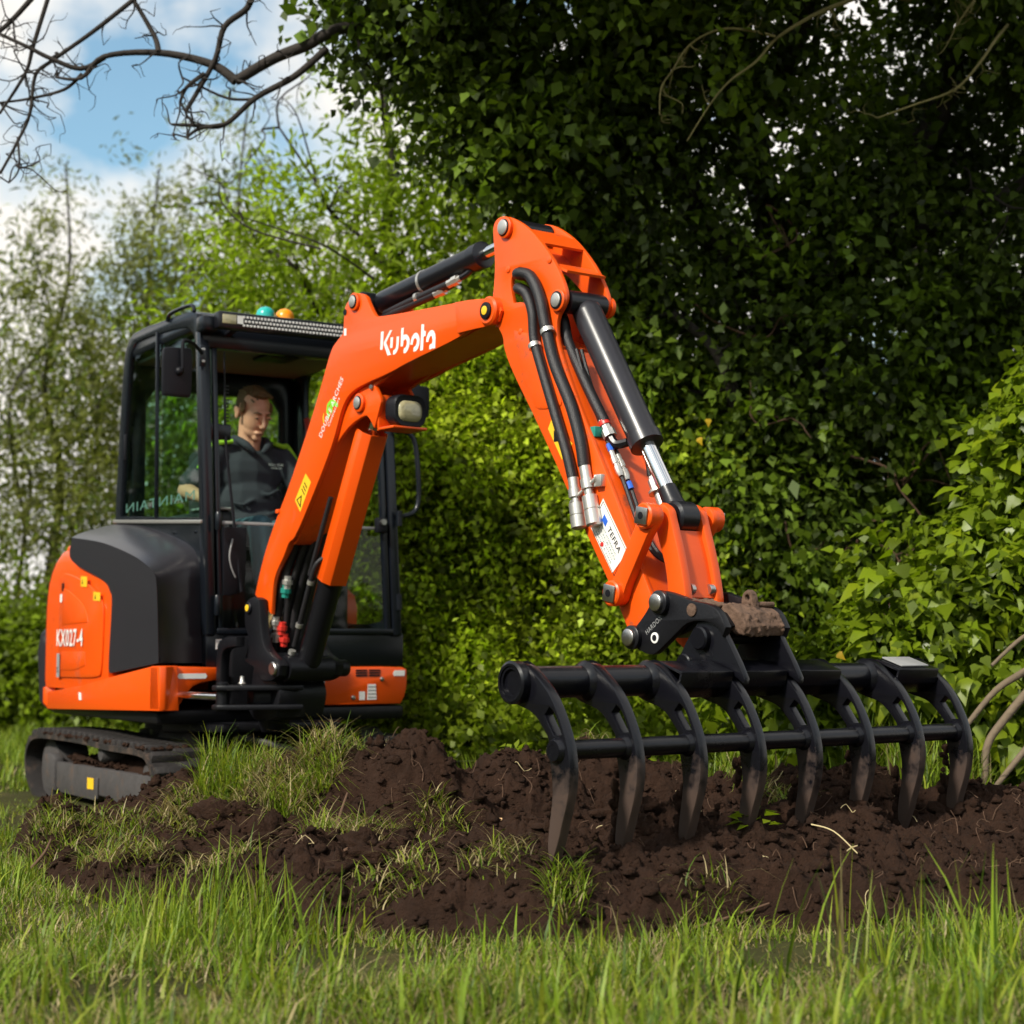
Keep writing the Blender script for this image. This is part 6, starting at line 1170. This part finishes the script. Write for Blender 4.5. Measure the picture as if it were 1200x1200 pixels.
# a few yellowed leaves
yl = heart_mesh(1, 1, .3, (1, 1, 1)); yl.materials.clear(); yl.materials.append(leafmat('yellow_leaf', (.62, .40, .02), .4))
YF = [(1.03, 8.9, 2.02), (.98, 8.9, 1.92), (.84, 8.9, 2.85), (1.0, 8.9, 2.55), (1.45, 7.62, .8), (1.17, 8.0, .75)]
for p in YF[:2] + YF[4:]: place_leaf(IV if p[2] > 1.5 else IB, np.array(p), np.array([0, -1, 0.]), .042, yl)

# ================================================================== BRANCHES, STICKS AND ROOTS
def stick(name, label, pts, r0, r1, m, cat, kids=(), group=None):
    mb = MB(); mb.tube(pts, r0, r1, n=8, sub=5)
    for kp, k0, k1 in kids: mb.tube(kp, k0, k1, n=6, sub=4)
    o = obj(name, mb, m, None, loc=pts[0], angle=70, clean=False); return tag(o, label, cat, group)

# ---- hedgerow added out of view behind and beside the camera, for dark reflections
rgh = np.random.default_rng(555); hb_ = [(15 * math.sin(R(t)) * -1, -1 + 13 * math.cos(R(t)), 2.1, 3.2, 1.6, 2.6 + .8 * math.sin(t)) for t in range(70, 291, 15)] + [(-14.5, 7, 2.3, 2.5, 2.5, 2.8), (-13.5, 11, 2.4, 2.5, 2.5, 2.9), (-12, 15, 2.5, 2.5, 2.5, 3.0), (-11, 19, 2.6, 2.5, 2.5, 3.2)]
o = crown(None, [foliage(hb_, 3400, 10, .42, .26, rgh, spread=.7, jit=.4)], 'leaf_dark', 'unseen_hedge'); tag(o, 'dark hedgerow added out of view on the near side for dark reflections', 'hedge', kind='stuff')
rg = np.random.default_rng(77)
def deep(P, amp=.03):
    ph = rg.uniform(0, 6); k = 1 + 0 * len(P); return [np.array([x, y + amp * math.sin(ph + i * .9) * math.sin(math.pi * i / (len(P) - 1)) * k, z]) for i, (x, y, z) in enumerate(P)]
def branch_part(name, parent, lines, m, twn=0, twr=.006, twL=.25):
    for P, r0, r1 in lines:
        mb = MB(); Q = deep(P); Q[0] = np.array(P[0]); kk = .78 if name == 'bare_branch' else 1; mb.tube(Q, r0 * kk, r1 * kk, n=8, sub=5)
        if twn: branchlets(mb, rg, Q, twr, twn, twL, 2, -.05)
        obj(name, mb, m, parent, angle=70, clean=False)
branch_part('bare_branch', IV, [
    ([(-.6, 9.15, 4.28), (-.94, 9, 4.15), (-1.11, 9, 4.07), (-1.29, 9, 4.0), (-1.49, 9, 3.87)], .046, .036),
    ([(-1.49, 9, 3.87), (-1.63, 9, 3.97), (-1.91, 9, 4.03), (-2.2, 9, 4.0), (-2.32, 9, 3.88), (-2.46, 9, 3.89)], .036, .008),
    ([(-1.91, 9, 4.03), (-1.94, 9, 4.13), (-2.05, 9, 4.32)], .022, .014), ([(-1.4, 9, 4.40), (-1.43, 9, 4.27), (-1.55, 9, 4.16), (-1.6, 9, 3.99), (-1.7, 9, 3.81), (-1.76, 9, 3.7)], .026, .015),
    ([(-1.66, 9, 3.91), (-1.75, 9, 3.83), (-1.79, 9, 3.75)], .018, .010), ([(-1.0, 9, 4.05), (-1.17, 9, 3.89), (-1.38, 9, 3.77), (-1.55, 9, 3.63), (-1.7, 9, 3.63), (-1.83, 9, 3.63)], .028, .010),
    ([(-1.55, 9, 3.63), (-1.68, 9, 3.61), (-1.75, 9, 3.56)], .016, .010), ([(-1.38, 9, 3.77), (-1.53, 9, 3.78), (-1.69, 9, 3.85), (-1.78, 9, 3.89)], .012, .006)], 'bark', 6, .006, .2)
branch_part('bare_branch', IV, [
    ([(-2.2, 9, 4.0), (-2.33, 9, 3.94), (-2.49, 9, 3.99), (-2.61, 9, 4.05), (-2.77, 9, 4.13)], .020, .012), ([(-2.05, 9, 4.32), (-2.2, 9, 4.19), (-2.31, 9, 4.11), (-2.49, 9, 3.99), (-2.58, 9, 3.91), (-2.6, 9, 3.69), (-2.66, 9, 3.53), (-2.75, 9, 3.36)], .018, .010),
    ([(-2.32, 9, 3.91), (-2.42, 9, 3.83), (-2.61, 9, 3.78), (-2.76, 9, 3.75)], .014, .008), ([(-2.45, 9, 4.55), (-2.58, 9, 4.08), (-2.63, 9, 3.92), (-2.76, 9, 3.69)], .018, .010), ([(-2.5, 9, 4.45), (-2.71, 9, 4.22), (-2.83, 9, 4.1)], .022, .014), ([(-2.66, 9, 3.56), (-2.64, 9, 3.38), (-2.7, 9, 3.31)], .009, .005)], 'bark', 8, .005, .26)
branch_part('mossy_branch', IV, [
    ([(2.15, 9, 4.32), (1.91, 8.8, 4.27), (1.66, 8.7, 4.16), (1.49, 8.6, 4.05), (1.36, 8.6, 3.96), (1.26, 8.6, 3.84), (1.12, 8.6, 3.73), (1.02, 8.6, 3.61), (.9, 8.6, 3.42)], .014, .003),
    ([(1.36, 8.6, 3.97), (1.21, 8.6, 4.0), (1.06, 8.6, 4.0), (.92, 8.6, 3.93), (.83, 8.6, 3.8), (.77, 8.6, 3.7), (.76, 8.6, 3.56)], .008, .003),
    ([(2.68, 9, 4.18), (2.52, 8.7, 3.98), (2.42, 8.6, 3.84), (2.29, 8.6, 3.7), (2.07, 8.6, 3.61), (1.88, 8.6, 3.54)], .010, .004), ([(2.51, 8.8, 4.3), (2.39, 8.6, 4.16), (2.29, 8.6, 4.02)], .010, .004)], 'mossy', 7, .004, .16)
# tangle of dead twigs in the dark of the hedge
for i in range(8):
    x = rg.uniform(.8, 2.9); z = rg.uniform(1.2, 3.0); P = [(x, 9.45, z)]
    for k in range(4): P.append((P[-1][0] + rg.uniform(-.28, .28), P[-1][1] + rg.uniform(-.06, .06), P[-1][2] + rg.uniform(-.30, .18)))
    mb = MB(); mb.tube(P, .008, .003, n=6); branchlets(mb, rg, [np.array(p) for p in P], .004, 3, .2, 1, -.1); obj('dead_twig', mb, 'root', IV, angle=70, clean=False)
# sapling sprigs of ash in front of the sky
AT = bpy.data.objects['ash_tree']
branch_part('sprig', AT, [([(-.95, 11.6, 3.35), (-1.25, 11.4, 3.52), (-1.55, 11.3, 3.62), (-1.8, 11.2, 3.68)], .010, .004), ([(-1.25, 11, 3.42), (-1.7, 11, 3.55), (-1.9, 11, 3.72), (-1.92, 11, 3.86)], .008, .004)], 'bark', 3, .004, .25)
stick('fallen_branch', 'bare brown branch slanting out of the hedge above the last tine', [(2.9, 7.6, 1.0), (2.45, 7.45, .85), (2.21, 7.4, .72), (2.08, 7.38, .64), (1.95, 7.35, .50)], .022, .012, 'twig', 'branch')
stick('fallen_branch', 'pale snapped branch end poking from the ivy bush', [(2.7, 7.55, 1.1), (2.3, 7.35, .90), (2.18, 7.3, .87), (2.03, 7.25, .75)], .014, .008, 'twig', 'branch')
stick('fallen_branch', 'crooked stick standing in the soil under the ivy bush', [(2.3, 7.4, .72), (2.1, 7.3, .53), (2.0, 7.25, .40), (1.98, 7.2, .20)], .020, .014, 'twig', 'branch')
stick('fallen_branch', 'long grey stick leaning from the soil into the ivy bush', [(2.5, 7.3, .75), (2.25, 7.2, .52), (2.14, 7.15, .41), (2.03, 7.1, .30), (1.9, 7.0, .18)], .018, .010, 'twig', 'branch')
stick('fallen_branch', 'short stick lying on the soil below the ivy bush', [(2.35, 7.1, .30), (2.16, 7.05, .27), (2.0, 7.0, .22)], .016, .010, 'twig', 'branch')
def sp(x, y, dz=0): return (x, y, sz(x, y) + dz)
stick('torn_root', 'pale torn root splinter lying on the soil before the first tine', [sp(-.22, 5.75, .03), sp(-.16, 5.73, .05), sp(-.08, 5.72, .06), sp(.0, 5.72, .05)], .012, .006, 'wood', 'root', [([sp(-.15, 5.74, .04), sp(-.05, 5.70, .075), sp(.03, 5.70, .07)], .008, .004)])
stick('torn_root', 'thick dark root beneath the pale splinter', [sp(-.36, 5.85, .0), sp(-.2, 5.78, .03), sp(.0, 5.75, .03), sp(.12, 5.75, .03)], .026, .014, 'root', 'root')
stick('torn_root', 'forked brown root standing up from the soil heap', [sp(-.62, 5.95, -.02), sp(-.6, 5.97, .07), sp(-.57, 5.98, .15)], .010, .004, 'root', 'root', [([sp(-.6, 5.97, .06), sp(-.64, 5.98, .10), sp(-.67, 5.98, .13)], .006, .003)])
stick('torn_root', 'thin root lying across the near soil edge', [sp(-.52, 5.35, .01), sp(-.45, 5.36, .02), sp(-.40, 5.35, .015), sp(-.33, 5.38, .02)], .006, .003, 'root', 'root')
stick('torn_root', 'brown root curving over the soil before the middle tines', [sp(.52, 5.02, .01), sp(.60, 5.05, .02), sp(.68, 5.09, .015), sp(.76, 5.12, .02)], .006, .003, 'root', 'root')
stick('dead_stick', 'short dark stick leaning in the grass left of the soil', [(-1.74, 6.2, .02), (-1.68, 6.2, .09), (-1.66, 6.22, .14)], .007, .004, 'root', 'stick')
stick('straw', 'pale broken straw lying on the soil before the sixth tine', [sp(.98, 5.65, .03), sp(1.04, 5.58, .05), sp(1.10, 5.5, .03)], .0026, .002, 'straw', 'straw', [([sp(1.085, 5.52, .035), sp(1.10, 5.50, .055)], .003, .002), ([sp(1.085, 5.52, .035), sp(1.065, 5.49, .03)], .003, .002)])
# fine roots and straw bits strewn over the soil
mb = MB(); mb2 = MB()
for i in range(520):
    x = rg.uniform(-1.6, 2.6); y = rg.uniform(4.85, 7.3)
    if soilmask(np.array(x), np.array(y)) < .5: continue
    a = rg.uniform(0, 6.3); L = rg.uniform(.015, .06); P = [sp(x + math.cos(a + .5 * k) * L * k * .5, y + math.sin(a + .5 * k) * L * k * .5, .006 + rg.uniform(0, .03)) for k in range(4)]
    (mb if i % 14 else mb2).tube(P, .0016, .0008, n=4, sub=2)
o = obj('fine_roots', mb, 'root', None, clean=False); tag(o, 'fine brown rootlets strewn over the dug soil', 'roots', kind='stuff')
o = obj('straw_bits', mb2, 'straw', None, clean=False); tag(o, 'pale bits of straw strewn over the dug soil', 'straw', kind='stuff')
# weeds on the heap
for i, (x, y, r, lab) in enumerate(((-.72, 6.95, .14, 'leafy weed clump on the ridge before the swing bracket'), (-.92, 7.0, .10, 'small leafy weed beside the bright grass tuft'), (.0, 6.65, .06, 'small weed on the soil behind the first tine'), (1.62, 6.75, .07, 'small green weed by the last tine'), (.78, 5.55, .05, 'tiny seedling in the soil before the fourth tine'), (1.05, 5.05, .06, 'seedling at the edge of the flat soil'))):
    z = sz(x, y); rgk = np.random.default_rng(400 + i); n_ = 34 if i < 2 else 18; a = rgk.uniform(0, 6.3, n_); q = r * np.sqrt(rgk.random(n_)); P = np.stack([x + q * np.cos(a), y + q * np.sin(a), z + rgk.uniform(.0, r * .9, n_)], 1)
    D = unit(np.stack([np.cos(a), np.sin(a), .2 + 0 * a], 1) + rgk.normal(size=(n_, 3)) * .3); V, T = leaf_rows(P, D, unit(np.tile([0, 0, 1.], (n_, 1)) + rgk.normal(size=(n_, 3)) * .4), rgk.uniform(.03, .065, n_), rgk.uniform(.022, .045, n_), np.tile([1.1, 1.1, 1.0], (n_, 1)))
    o = npmesh('weed', V, np.arange(len(V)).reshape(-1, 4), 'leaf_low', tint=T, loc=(x, y, z), smooth=False); tag(o, lab, 'weed')
